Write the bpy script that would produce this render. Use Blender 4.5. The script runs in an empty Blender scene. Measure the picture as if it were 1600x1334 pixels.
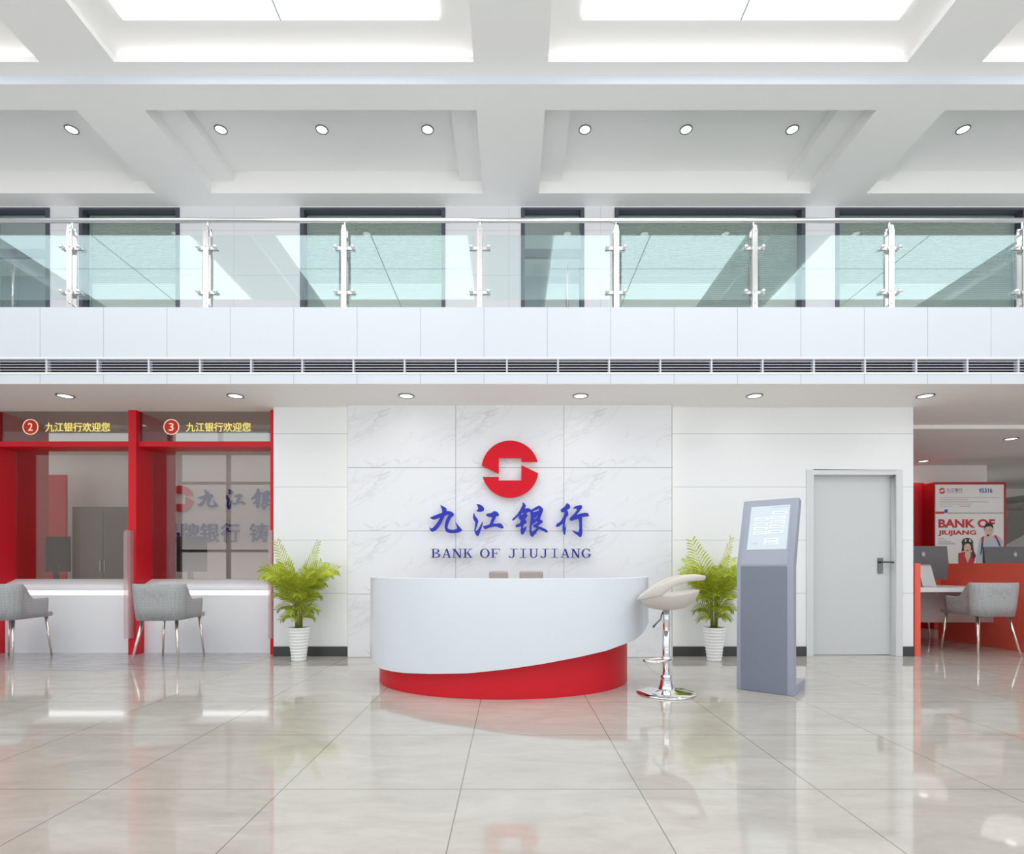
import bpy, bmesh, math, random
from mathutils import Vector, Matrix

random.seed(7)
C = bpy.context.scene.collection
PI = math.pi
F = 856.0            # focal length in pixels of the 1600 px wide frame
CX, HY = 798.0, 887.0

def PX(px, Y): return (px - CX) * Y / F
def PZ(py, Y): return 1.0 + (HY - py) * Y / F

# ------------------------------------------------------------------ materials
def srgb(r, g, b):
    f = lambda c: (c / 255 / 12.92) if c / 255 <= 0.04045 else ((c / 255 + 0.055) / 1.055) ** 2.4
    return (f(r), f(g), f(b), 1.0)

class NT:
    def __init__(s, name):
        s.m = bpy.data.materials.new(name); s.m.use_nodes = True
        s.t = s.m.node_tree; s.n = s.t.nodes; s.l = s.t.links
        s.b = s.n.get('Principled BSDF'); s.out = s.n.get('Material Output')
    def node(s, k, **kw):
        n = s.n.new(k)
        for a, v in kw.items(): setattr(n, a, v)
        return n
    def link(s, a, b): s.l.new(a, b)
    def math(s, op, a, b=None, c=None):
        n = s.node('ShaderNodeMath', operation=op)
        for i, v in enumerate((a, b, c)):
            if v is None: continue
            if isinstance(v, (int, float)): n.inputs[i].default_value = v
            else: s.link(v, n.inputs[i])
        return n.outputs[0]
    def mix(s, fac, a, b):
        n = s.node('ShaderNodeMix', data_type='RGBA')
        for i, v in ((0, fac), (6, a), (7, b)):
            if isinstance(v, (int, float, tuple)): n.inputs[i].default_value = v
            else: s.link(v, n.inputs[i])
        return n.outputs[2]
    def pos(s):
        g = s.node('ShaderNodeNewGeometry'); p = s.node('ShaderNodeSeparateXYZ')
        s.link(g.outputs['Position'], p.inputs[0]); return g.outputs['Position'], p.outputs
    def noise(s, vec, scale, detail=3, rough=.5, dist=0):
        n = s.node('ShaderNodeTexNoise'); n.inputs['Scale'].default_value = scale
        n.inputs['Detail'].default_value = detail; n.inputs['Roughness'].default_value = rough
        n.inputs['Distortion'].default_value = dist
        if vec is not None: s.link(vec, n.inputs['Vector'])
        return n.outputs[0]
    def line(s, coord, spacing, offset, width):
        a = s.math('DIVIDE', s.math('SUBTRACT', coord, offset), spacing)
        f = s.math('ABSOLUTE', s.math('SUBTRACT', s.math('FRACT', s.math('ADD', a, .5)), .5))
        return s.math('LESS_THAN', f, width / spacing / 2)

def mat(name, col, rough=.5, metal=0., spec=.5, coat=0., emit=None, estr=0., noise=.03, nscale=6., bump=0.):
    t = NT(name); b = t.b
    p, _ = t.pos()
    nf = t.noise(p, nscale, 3)
    lo = tuple(c * (1 - noise) for c in col[:3]) + (1,); hi = tuple(min(1, c * (1 + noise)) for c in col[:3]) + (1,)
    t.link(t.mix(nf, lo, hi), b.inputs['Base Color'])
    b.inputs['Roughness'].default_value = rough; b.inputs['Metallic'].default_value = metal
    b.inputs['Specular IOR Level'].default_value = spec; b.inputs['Coat Weight'].default_value = coat
    b.inputs['Coat Roughness'].default_value = .05
    if emit: b.inputs['Emission Color'].default_value = emit; b.inputs['Emission Strength'].default_value = estr
    if bump:
        bn = t.node('ShaderNodeBump'); bn.inputs['Strength'].default_value = bump; bn.inputs['Distance'].default_value = .01
        t.link(t.noise(p, 180, 2), bn.inputs['Height']); t.link(bn.outputs[0], b.inputs['Normal'])
    return t.m

def panel_mat(name, col, lines, lcol, rough=.25, spec=.4):
    t = NT(name); p, xyz = t.pos()
    m = None
    for ax, sp, off, w in lines:
        k = t.line(xyz[ax], sp, off, w)
        m = k if m is None else t.math('MAXIMUM', m, k)
    nf = t.noise(p, 1.5, 2)
    base = t.mix(nf, tuple(c * .98 for c in col[:3]) + (1,), col)
    t.link(t.mix(m, base, lcol), t.b.inputs['Base Color'])
    t.b.inputs['Roughness'].default_value = rough; t.b.inputs['Specular IOR Level'].default_value = spec
    return t.m

def glass_mat(name, tint, reflect=.08, rough=.0, power=5., body=0., bodycol=(.8, .8, .8, 1), maxr=1.0, gcol=(.95, .98, .98, 1)):
    t = NT(name); t.n.remove(t.b)
    tr = t.node('ShaderNodeBsdfTransparent'); tr.inputs[0].default_value = tint
    gl = t.node('ShaderNodeBsdfGlossy'); gl.inputs['Roughness'].default_value = rough; gl.inputs[0].default_value = gcol
    lw = t.node('ShaderNodeLayerWeight'); lw.inputs[0].default_value = .5
    f = t.math('POWER', lw.outputs['Facing'], power)
    f = t.math('MINIMUM', t.math('ADD', t.math('MULTIPLY', f, 1 - reflect), reflect), maxr)
    base = tr.outputs[0]
    if body:
        df = t.node('ShaderNodeBsdfDiffuse'); df.inputs[0].default_value = bodycol
        tl = t.node('ShaderNodeBsdfTranslucent'); tl.inputs[0].default_value = bodycol
        ad = t.node('ShaderNodeMixShader'); ad.inputs[0].default_value = .5
        t.link(df.outputs[0], ad.inputs[1]); t.link(tl.outputs[0], ad.inputs[2])
        mx = t.node('ShaderNodeMixShader'); mx.inputs[0].default_value = body
        t.link(base, mx.inputs[1]); t.link(ad.outputs[0], mx.inputs[2]); base = mx.outputs[0]
    mx = t.node('ShaderNodeMixShader'); t.link(f, mx.inputs[0]); t.link(base, mx.inputs[1]); t.link(gl.outputs[0], mx.inputs[2])
    t.link(mx.outputs[0], t.out.inputs[0])
    return t.m

def emit_mat(name, col, s):
    t = NT(name); t.b.inputs['Base Color'].default_value = col
    t.b.inputs['Emission Color'].default_value = col; t.b.inputs['Emission Strength'].default_value = s
    p, _ = t.pos(); t.link(t.mix(t.noise(p, 3), col, tuple(c * .99 for c in col[:3]) + (1,)), t.b.inputs['Emission Color'])
    return t.m

def floor_mat():
    t = NT('polished_beige_tile'); p, xyz = t.pos()
    mp = t.node('ShaderNodeMapping'); mp.inputs['Scale'].default_value = (1.0, 2.6, 1); mp.inputs['Rotation'].default_value = (0, 0, .12)
    t.link(p, mp.inputs[0])
    n1 = t.noise(mp.outputs[0], 1.6, 8, .62, 1.2); n2 = t.noise(mp.outputs[0], 9, 6, .7, .6)
    r = t.node('ShaderNodeValToRGB'); t.link(t.math('ADD', t.math('MULTIPLY', n1, .7), t.math('MULTIPLY', n2, .3)), r.inputs[0])
    e = r.color_ramp.elements
    e[0].position = .34; e[0].color = FLOOR_D; e[1].position = .66; e[1].color = FLOOR_L
    m = t.math('MAXIMUM', t.line(xyz[0], .805, -.226, .005), t.line(xyz[1], .805, 3.28, .006))
    t.link(t.mix(m, r.outputs[0], srgb(120, 116, 108)), t.b.inputs['Base Color'])
    t.b.inputs['Roughness'].default_value = .045; t.b.inputs['IOR'].default_value = 1.85
    t.b.inputs['Specular IOR Level'].default_value = .5
    return t.m
FLOOR_D = srgb(174, 169, 159); FLOOR_L = srgb(195, 191, 183)

def marble_mat():
    t = NT('white_veined_marble'); p, xyz = t.pos()
    u = t.math('MULTIPLY', t.math('FRACT', t.math('DIVIDE', t.math('SUBTRACT', xyz[0], -1.811), 1.207)), 1.207)
    v = t.math('MULTIPLY', t.math('FRACT', t.math('DIVIDE', t.math('SUBTRACT', xyz[2], 0.002), .705)), .705)
    cb = t.node('ShaderNodeCombineXYZ'); t.link(u, cb.inputs[0]); t.link(v, cb.inputs[1])
    mp = t.node('ShaderNodeMapping'); mp.inputs['Rotation'].default_value = (0, 0, -.5); mp.inputs['Scale'].default_value = (.55, 1.9, 1); mp.vector_type = 'TEXTURE'; mp.inputs['Scale'].default_value = (1.9, .55, 1); mp.inputs['Rotation'].default_value = (0, 0, .5); t.link(cb.outputs[0], mp.inputs[0])
    def vein(sc, w, off):
        mp2 = t.node('ShaderNodeMapping'); mp2.inputs['Location'].default_value = (off, off * .7, 0); t.link(mp.outputs[0], mp2.inputs[0])
        n = t.noise(mp2.outputs[0], sc, 5, .55, .35)
        d = t.math('ABSOLUTE', t.math('SUBTRACT', n, .5))
        return t.math('MAXIMUM', t.math('SUBTRACT', 1, t.math('DIVIDE', d, w)), 0)
    msk = t.noise(mp.outputs[0], 1.7, 2)
    msk = t.math('MINIMUM', t.math('MAXIMUM', t.math('MULTIPLY', t.math('SUBTRACT', msk, .42), 6), 0), 1)
    vv = t.math('MULTIPLY', t.math('MAXIMUM', vein(1.15, .013, 3.1), t.math('MULTIPLY', vein(1.9, .02, 7.7), .45)), msk)
    col = t.mix(t.math('MULTIPLY', vv, .4), srgb(238, 240, 244), srgb(176, 176, 178))
    m = t.math('MAXIMUM', t.line(xyz[0], 1.207, -.6145, .006), t.line(xyz[2], .705, .002, .006))
    t.link(t.mix(m, col, srgb(150, 150, 152)), t.b.inputs['Base Color'])
    t.b.inputs['Roughness'].default_value = .12
    return t.m

def wood_floor_mat():
    t = NT('grey_wood_grain_tile'); p, xyz = t.pos()
    mp = t.node('ShaderNodeMapping'); mp.inputs['Scale'].default_value = (1.2, 22, 1); t.link(p, mp.inputs[0])
    n = t.noise(mp.outputs[0], 2.2, 6, .65, .4)
    r = t.node('ShaderNodeValToRGB'); t.link(n, r.inputs[0])
    r.color_ramp.elements[0].position = .3; r.color_ramp.elements[0].color = srgb(112, 110, 112)
    r.color_ramp.elements[1].position = .7; r.color_ramp.elements[1].color = srgb(204, 202, 201)
    t.link(r.outputs[0], t.b.inputs['Base Color']); t.b.inputs['Roughness'].default_value = .16
    return t.m

def fabric_mat():
    t = NT('grey_quilted_fabric'); tc = t.node('ShaderNodeTexCoord')
    v = t.node('ShaderNodeTexVoronoi'); v.feature = 'DISTANCE_TO_EDGE'; v.inputs['Scale'].default_value = 34; v.inputs['Randomness'].default_value = .35
    t.link(tc.outputs['Object'], v.inputs['Vector'])
    bn = t.node('ShaderNodeBump'); bn.inputs['Strength'].default_value = .22; bn.inputs['Distance'].default_value = .006
    t.link(v.outputs[0], bn.inputs['Height']); t.link(bn.outputs[0], t.b.inputs['Normal'])
    mm = t.math('MINIMUM', t.math('MULTIPLY', v.outputs[0], 6), 1)
    t.link(t.mix(mm, srgb(150, 152, 154), srgb(168, 171, 173)), t.b.inputs['Base Color'])
    t.b.inputs['Roughness'].default_value = .55
    return t.m

def leaf_mat():
    t = NT('yellow_green_leaf'); tc = t.node('ShaderNodeTexCoord'); p, xyz = t.pos()
    n = t.noise(p, 9, 3)
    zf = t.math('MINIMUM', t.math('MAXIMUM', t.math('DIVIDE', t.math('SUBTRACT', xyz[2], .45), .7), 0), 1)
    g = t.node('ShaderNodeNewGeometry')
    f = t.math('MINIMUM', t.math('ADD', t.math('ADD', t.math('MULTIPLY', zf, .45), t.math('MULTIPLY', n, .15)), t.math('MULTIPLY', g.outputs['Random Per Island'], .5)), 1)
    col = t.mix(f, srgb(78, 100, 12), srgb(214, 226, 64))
    t.n.remove(t.b)
    d = t.node('ShaderNodeBsdfPrincipled'); d.inputs['Roughness'].default_value = .4; t.link(col, d.inputs['Base Color'])
    tl = t.node('ShaderNodeBsdfTranslucent'); t.link(col, tl.inputs[0])
    mx = t.node('ShaderNodeMixShader'); mx.inputs[0].default_value = .25
    t.link(d.outputs[0], mx.inputs[1]); t.link(tl.outputs[0], mx.inputs[2]); t.link(mx.outputs[0], t.out.inputs[0])
    return t.m

M = {}
M['white'] = mat('white_paint', srgb(238, 239, 240), .55, noise=.01)
M['ceil'] = mat('ceiling_paint', srgb(246, 246, 246), .7, noise=.01)
M['ceil_low'] = mat('lower_ceiling_paint', srgb(242, 239, 237), .7, noise=.01)
M['wallp'] = panel_mat('white_wall_panel', srgb(240, 242, 244), [(2, .6015, .11, .005)], srgb(176, 179, 182), .3)
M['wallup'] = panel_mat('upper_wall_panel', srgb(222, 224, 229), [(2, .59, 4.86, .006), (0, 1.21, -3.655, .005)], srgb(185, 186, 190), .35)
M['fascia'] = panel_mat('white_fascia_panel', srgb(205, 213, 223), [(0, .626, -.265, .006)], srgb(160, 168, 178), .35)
M['floor'] = floor_mat(); M['marble'] = marble_mat(); M['woodfloor'] = wood_floor_mat()
M['base'] = mat('dark_baseboard', srgb(48, 48, 48), .4)
M['red'] = mat('red_lacquer', srgb(214, 24, 38), .4, spec=.22)
M['reddk'] = mat('deep_red_lacquer', srgb(176, 14, 22), .35)
M['redpart'] = mat('coral_red_laminate', srgb(232, 92, 74), .3, spec=.3, noise=.12, nscale=2.5)
M['redsign'] = mat('red_acrylic', srgb(214, 20, 36), .5, spec=.1)
M['blue'] = mat('blue_acrylic', srgb(44, 54, 176), .5, spec=.12)
M['bluedk'] = mat('dark_blue_acrylic', srgb(44, 50, 140), .5, spec=.12)
M['lip'] = mat('white_satin', srgb(242, 245, 249), .22, spec=.5, noise=.005)
M['whitegl'] = mat('white_gloss_laminate', srgb(238, 239, 243), .3, noise=.01)
M['deskwhite'] = mat('bluish_white_lacquer', srgb(226, 234, 242), .2, noise=.005)
M['ring'] = mat('dark_metal_ring', (.22, .22, .24, 1), .3, 1)
M['band'] = mat('dimmed_step_face', srgb(200, 208, 218), .5, noise=.005)  # ceiling step face, darkened in colour against overexposure
M['door'] = mat('pale_grey_door', srgb(205, 208, 209), .45, noise=.01)
M['doorfr'] = mat('pale_grey_door_frame', srgb(214, 217, 219), .4, noise=.01)
M['chrome'] = mat('chrome', (.82, .82, .82, 1), .06, 1, noise=.01)
M['steel'] = mat('brushed_steel', (.72, .73, .74, 1), .2, 1, noise=.04, nscale=40)
M['darkchrome'] = mat('dark_chrome', (.12, .12, .12, 1), .12, 1)
M['roseleg'] = mat('champagne_metal', (.78, .7, .64, 1), .16, 1)
M['fabric'] = fabric_mat()
M['cream'] = mat('cream_leather', srgb(210, 204, 196), .38, noise=.02)
M['taupe'] = mat('taupe_leather', srgb(172, 160, 155), .45)
M['black'] = mat('black_plastic', srgb(30, 30, 32), .4)
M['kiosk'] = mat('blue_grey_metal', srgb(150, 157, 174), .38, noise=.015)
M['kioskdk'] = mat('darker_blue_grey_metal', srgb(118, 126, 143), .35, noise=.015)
M['screen'] = mat('pale_screen', srgb(196, 210, 220), .3, emit=srgb(200, 215, 225), estr=.12)
M['button'] = mat('screen_button_white', srgb(222, 231, 237), .3, emit=srgb(226, 234, 240), estr=.12)
M['btext'] = mat('screen_print_grey', srgb(166, 178, 188), .4)
M['wframe'] = mat('dark_slate_window_frame', srgb(62, 65, 78), .4)
M['blind'] = mat('grey_blind_slat', srgb(186, 194, 188), .6)
M['dark'] = mat('dark_void', srgb(34, 34, 44), .7)
M['slat'] = mat('pale_grille_slat', srgb(196, 200, 208), .4)
M['cavity'] = mat('dark_grille_cavity', srgb(26, 26, 36), .7)
M['pot'] = mat('white_ceramic', srgb(242, 243, 244), .3, noise=.01)
M['soil'] = mat('dark_soil', srgb(58, 44, 32), .9, noise=.3, nscale=60)
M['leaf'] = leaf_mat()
M['stem'] = mat('olive_stem', srgb(122, 128, 40), .5, noise=.15)
M['monitor'] = mat('dark_grey_aluminium', srgb(84, 84, 86), .4, noise=.02)
M['silver'] = mat('silver_aluminium', srgb(196, 196, 198), .3, metal=.6)
M['logogrey'] = mat('light_grey_mark', srgb(170, 170, 172), .3)
M['grey'] = mat('grey_laminate', srgb(150, 152, 146), .5)
M['greydk'] = mat('dark_grey_concrete', srgb(140, 134, 126), .7)
M['room'] = mat('warm_white_paint', srgb(236, 232, 228), .6, noise=.01)
M['paper'] = mat('poster_paper', srgb(246, 243, 241), .45, noise=.01)
M['pgrey'] = mat('print_grey', srgb(140, 138, 138), .5)
M['plgrey'] = mat('print_light_grey', srgb(196, 192, 192), .5)
M['pred'] = mat('print_red', srgb(206, 36, 44), .5)
M['pblue'] = mat('print_blue', srgb(38, 92, 160), .5)
M['pnavy'] = mat('print_navy', srgb(40, 52, 100), .5)
M['pblack'] = mat('print_black', srgb(36, 28, 28), .5)
M['pbrown'] = mat('print_brown', srgb(74, 38, 34), .5)
M['pskin'] = mat('print_skin', srgb(232, 196, 176), .5)
M['pshirt'] = mat('print_shirt', srgb(198, 206, 218), .5)
M['pwhite'] = mat('print_white', srgb(246, 246, 246), .5)
M['yellow'] = mat('glowing_yellow_vinyl', srgb(250, 232, 120), .5, emit=srgb(250, 228, 110), estr=.45)  # sign vinyl and badge carry an added glow in the material
M['badge'] = mat('glowing_red_badge_vinyl', srgb(186, 22, 26), .5, emit=srgb(186, 22, 26), estr=.15)
M['badgerim'] = mat('glowing_cream_badge_rim', srgb(255, 226, 180), .5, emit=srgb(255, 226, 180), estr=.4)
M['strip'] = emit_mat('white_led_strip', (1, 1, 1, 1), .95)
M['cove'] = emit_mat('cove_led', (1, .98, .95, 1), 4.5)
M['warmled'] = emit_mat('warm_edge_led', (1, .95, .78, 1), 2.2)
M['panel'] = emit_mat('light_panel_diffuser', (1, 1, 1, 1), 1.9)
M['fillpanel'] = emit_mat('fill_panel_diffuser', (.9, .97, 1, 1), .55)  # for the added teller room fill panel
M['lens'] = emit_mat('downlight_lens', (1, 1, 1, 1), 3)
M['railglass'] = glass_mat('clear_railing_glass', (.95, .98, .975, 1), .13, power=4, gcol=(.72, .95, 1, 1))
M['winglass'] = glass_mat('green_tinted_window_glass', (.86, .92, .9, 1), .06, power=4)
M['boothglass'] = glass_mat('grey_tinted_teller_glass', (.85, .82, .8, 1), .095, power=4, gcol=(.95, .9, .86, 1))
M['signglass'] = glass_mat('grey_sign_glass', (.78, .77, .74, 1), .08, power=4)
M['frost'] = glass_mat('frosted_screen_glass', (.96, .88, .89, 1), .05, .3, body=.32, bodycol=(.92, .8, .82, 1))
M['modesty'] = glass_mat('frosted_modesty_panel', (.9, .9, .9, 1), .04, .3, body=.5, bodycol=(.8, .77, .77, 1))

# ------------------------------------------------------------------ mesh builder
class MB:
    def __init__(s): s.bm = bmesh.new()
    def box(s, x0, x1, y0, y1, z0, z1):
        v = [s.bm.verts.new((x, y, z)) for z in (z0, z1) for y in (y0, y1) for x in (x0, x1)]
        for f in ((0, 2, 3, 1), (4, 5, 7, 6), (0, 1, 5, 4), (2, 6, 7, 3), (0, 4, 6, 2), (1, 3, 7, 5)):
            s.bm.faces.new([v[i] for i in f])
        return s
    def prism(s, poly, fn0, fn1):
        """extrude a 2-D polygon: fn0/fn1 map (a, b) to the two end planes"""
        a = [s.bm.verts.new(fn0(*p)) for p in poly]; b = [s.bm.verts.new(fn1(*p)) for p in poly]
        n = len(poly)
        s.bm.faces.new(a); s.bm.faces.new(b[::-1])
        for i in range(n): s.bm.faces.new((a[i], a[(i + 1) % n], b[(i + 1) % n], b[i]))
        return s
    def prism_x(s, poly, x0, x1): return s.prism(poly, lambda y, z: (x0, y, z), lambda y, z: (x1, y, z))
    def prism_y(s, poly, y0, y1): return s.prism(poly, lambda x, z: (x, y0, z), lambda x, z: (x, y1, z))
    def prism_z(s, poly, z0, z1): return s.prism(poly, lambda x, y: (x, y, z0), lambda x, y: (x, y, z1))
    def loft(s, rings, close=True, cap=True):
        R = [[s.bm.verts.new(p) for p in r] for r in rings]
        n = len(R[0])
        for a, b in zip(R, R[1:]):
            for i in range(n if close else n - 1):
                s.bm.faces.new((a[i], a[(i + 1) % n], b[(i + 1) % n], b[i]))
        if cap and close:
            s.bm.faces.new(R[0][::-1]); s.bm.faces.new(R[-1])
        return s
    def lathe(s, prof, seg=32, c=(0, 0)):
        return s.loft([[(c[0] + r * math.cos(2 * PI * i / seg), c[1] + r * math.sin(2 * PI * i / seg), z) for i in range(seg)] for r, z in prof])
    def tube(s, path, rad, seg=12, closed=False):
        path = [Vector(p) for p in path]; n = len(path); rings = []
        rr = rad if isinstance(rad, (list, tuple)) else [rad] * n
        up = Vector((0, 0, 1)); prev = None
        for i, p in enumerate(path):
            if closed: t = path[(i + 1) % n] - path[i - 1]
            else: t = path[min(i + 1, n - 1)] - path[max(i - 1, 0)]
            t.normalize()
            if prev is None:
                a = up if abs(t.dot(up)) < .9 else Vector((1, 0, 0)); u = t.cross(a).normalized()
            else: u = (prev - t * prev.dot(t)).normalized()
            prev = u; w = t.cross(u)
            r = rr[i]; ra, rb = r if isinstance(r, tuple) else (r, r)
            rings.append([tuple(p + u * ra * math.cos(2 * PI * k / seg) + w * rb * math.sin(2 * PI * k / seg)) for k in range(seg)])
        if closed: rings.append(rings[0]); return s.loft(rings, cap=False)
        return s.loft(rings)
    def ball(s, c, r, u=12, v=8):
        bmesh.ops.create_uvsphere(s.bm, u_segments=u, v_segments=v, radius=r, matrix=Matrix.Translation(c)); return s
    def quad(s, *p):
        s.bm.faces.new([s.bm.verts.new(q) for q in p]); return s

def root_loc(o):
    while o.parent: o = o.parent
    return o.location

def obj(name, mb, m, parent=None, smooth=False, bevel=0., local=False, solid=0., sub=0):
    bm = mb.bm if isinstance(mb, MB) else mb
    bmesh.ops.remove_doubles(bm, verts=bm.verts, dist=1e-6)
    bmesh.ops.recalc_face_normals(bm, faces=bm.faces)
    off = Vector((0, 0, 0))
    if parent is None:
        if not local:
            lo = Vector([min(v.co[i] for v in bm.verts) for i in range(3)]); hi = Vector([max(v.co[i] for v in bm.verts) for i in range(3)])
            off = Vector(((lo.x + hi.x) / 2, (lo.y + hi.y) / 2, lo.z))
    elif not local: off = root_loc(parent).copy()
    for v in bm.verts: v.co -= off
    me = bpy.data.meshes.new(name); bm.to_mesh(me); bm.free()
    for p in me.polygons: p.use_smooth = smooth
    me.materials.append(m)
    o = bpy.data.objects.new(name, me); C.objects.link(o)
    if parent is None: o.location = off
    else: o.parent = parent
    if solid:
        md = o.modifiers.new('solid', 'SOLIDIFY'); md.thickness = solid; md.offset = 0
    if bevel:
        md = o.modifiers.new('bevel', 'BEVEL'); md.width = bevel; md.segments = 3; md.limit_method = 'ANGLE'
        md.angle_limit = math.radians(50)
        if not smooth:
            for p in me.polygons: p.use_smooth = True
        md.harden_normals = True
    if sub:
        md = o.modifiers.new('sub', 'SUBSURF'); md.levels = sub; md.render_levels = sub
    return o

def tag(o, label, cat, group=None, kind=None):
    o['label'] = label; o['category'] = cat
    if group: o['group'] = group
    if kind: o['kind'] = kind
    return o
def thing(name, label, cat, loc, group=None):
    o = bpy.data.objects.new(name, None); C.objects.link(o); o.location = loc; o.empty_display_size = .1
    return tag(o, label, cat, group)
def struct(name, mb, m, parent=None, **kw):
    o = obj(name, mb, m, parent, **kw)
    if parent is None: o['kind'] = 'structure'
    return o
def struct_root(name, loc):
    o = bpy.data.objects.new(name, None); C.objects.link(o); o.location = loc; o['kind'] = 'structure'; return o
def dup(root, loc, label, rz=None):
    r = root.copy(); C.objects.link(r); r.location = loc; r['label'] = label
    if rz is not None: r.rotation_euler = (0, 0, rz)
    for ch in list(root.children):
        c = ch.copy(); C.objects.link(c); c.parent = r
        for g in list(ch.children):
            d = g.copy(); C.objects.link(d); d.parent = c
    return r

ORD = ['first', 'second', 'third', 'fourth', 'fifth', 'sixth', 'seventh', 'eighth', 'ninth', 'tenth', 'eleventh', 'twelfth', 'thirteenth',
       'fourteenth', 'fifteenth', 'sixteenth', 'seventeenth', 'eighteenth', 'nineteenth', 'twentieth', 'twenty-first', 'twenty-second']

# flat outline -> mesh with holes (2-D curve fill), returned as bmesh; plane X-Z, front towards -Y
def outline_bm(polys, x0, z0, sx, sz, y, depth):
    cu = bpy.data.curves.new('outline', 'CURVE'); cu.dimensions = '2D'; cu.fill_mode = 'BOTH'; cu.extrude = depth / 2
    for poly in polys:
        sp = cu.splines.new('POLY'); sp.points.add(len(poly) - 1); sp.use_cyclic_u = True
        for pt, (a, b) in zip(sp.points, poly): pt.co = (x0 + a * sx, z0 + b * sz, 0, 1)
    return curve_bm(cu, y)
def curve_bm(cu, y):
    o = bpy.data.objects.new('outline', cu); C.objects.link(o)
    bpy.context.view_layer.update()
    me = o.to_mesh(); bm = bmesh.new(); bm.from_mesh(me); o.to_mesh_clear()
    for v in bm.verts: v.co = Vector((v.co.x, y + v.co.z * -1.0, v.co.y))
    bpy.data.objects.remove(o); bpy.data.curves.remove(cu)
    return bm
def text_bm(body, x0, x1, z0, z1, y, depth, bold=0.):
    cu = bpy.data.curves.new('lettering', 'FONT'); cu.body = body; cu.extrude = .02; cu.offset = bold; cu.resolution_u = 3
    bm = curve_bm(cu, 0)
    xs = [v.co.x for v in bm.verts]; zs = [v.co.z for v in bm.verts]
    a, b, c, d = min(xs), max(xs), min(zs), max(zs)
    for v in bm.verts:
        v.co.x = x0 + (v.co.x - a) / (b - a) * (x1 - x0); v.co.z = z0 + (v.co.z - c) / (d - c) * (z1 - z0)
        v.co.y = y + (v.co.y / .02) * depth / 2
    return bm

# ------------------------------------------------------------------ levels
XL, XR = -12.6, 12.6
YF = -3.0                     # glazed front, behind the camera
YW = 6.2                      # ground floor white wall
YB = 5.41                     # balcony edge
YU = 7.23                     # upper wall
ZL = 2.815                    # ceiling under the balcony
ZS = 3.573                    # balcony floor
Z1, Z2, Z3, ZC = 5.865, 5.77, 6.056, 6.0
XWL, XWR = PX(427.5, YW), PX(1427, YW)

# ------------------------------------------------------------------ floor
struct('floor', MB().box(XL, XR, YF, 13, -.12, 0), M['floor'])
struct('floor', MB().box(XL, -2.69, 5.317, 6.44, 0, .0015), M['woodfloor'])

# ------------------------------------------------------------------ ceiling over the hall
CXS = [2.087 * (2 * k + 1) for k in range(-3, 3)]
HW = 1.73
def xsegs():
    edges = [XL]
    for c in CXS: edges += [c - HW, c + HW]
    edges.append(XR)
    return [(edges[i], edges[i + 1]) for i in range(0, len(edges), 2)]
m = MB()
m.box(XL, XR, YF, YB + .2, ZC, ZC + .1)                                   # cove ceiling slab
m.box(XL, XR, 5.27, YB, Z1, Z1 + .054); m.box(XL, XR, YF, -1.5, Z1, Z1 + .054)
for a, b in xsegs(): m.box(a, b, -1.5, 5.27, Z1, Z1 + .054)
for a, b in xsegs():                                                      # core of each beam closes the cove
    if a > XL and b < XR: m.box((a + b) / 2 - .06, (a + b) / 2 + .06, -1.5, 5.3, Z1 + .05, ZC)
struct('ceiling', m, M['ceil'])
m = MB()
m.box(XL, XR, YB, YU + .2, Z3, Z3 + .1)
m.box(XL, XR, YB, 5.71, Z2, Z3 + .05); m.box(XL, XR, 6.98, YU, Z2, Z3 + .05)
for a, b in xsegs(): m.box(a, b, 5.71, 6.98, Z2, Z3 + .05)
for c in CXS:
    m.box(c - HW, c - HW + .29, 5.71, 6.98, 5.925, Z3 + .03); m.box(c + HW - .29, c + HW, 5.71, 6.98, 5.925, Z3 + .03)
struct('ceiling', m, M['ceil'])

struct('trim_10', MB().box(XL, XR, YB - .003, YB - .0005, Z2, Z1), M['band'])  # added sheet, its colour toned down to offset strong light on this face
# cove led strips, hidden on the shelf above the soffit
for i, c in enumerate(CXS):
    m = MB()
    for sx in (-1, 1): m.box(c + sx * (HW + .2) - .01, c + sx * (HW + .2) + .01, -1.5, 5.27, Z1 + .055, Z1 + .067)
    m.box(c - HW, c + HW, 5.385, 5.405, Z1 + .055, Z1 + .067)
    o = struct('trim_%d' % (i + 1), m, M['cove'])

places = ['on the far left, beyond the frame', 'at the left edge of the hall ceiling', 'left of the central ceiling beam', 'right of the central ceiling beam', 'at the right edge of the hall ceiling', 'on the far right, beyond the frame']
for i, c in enumerate(CXS):
    if i in (0, 5): continue
    t = thing('ceiling_light_panel', 'large glowing white light panel in the ceiling coffer ' + places[i], 'ceiling light', (c, 1.9, 5.966), 'light panels in the front ceiling coffers')
    for sx in (-1, 1):
        for ya, yb in ((-1.2, 1.888), (1.9, 4.97)):
            obj('diffuser', MB().box(c + (.008 if sx > 0 else -1.43), c + (1.43 if sx > 0 else -.008), ya, yb, 5.968, 5.99), M['panel'], t)
    fm = MB().box(c - .008, c + .008, -1.2, 4.97, 5.965, 6.0).box(c - 1.43, c + 1.43, 1.888, 1.9, 5.965, 6.0)
    obj('divider', fm, M['slat'], t)

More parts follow.
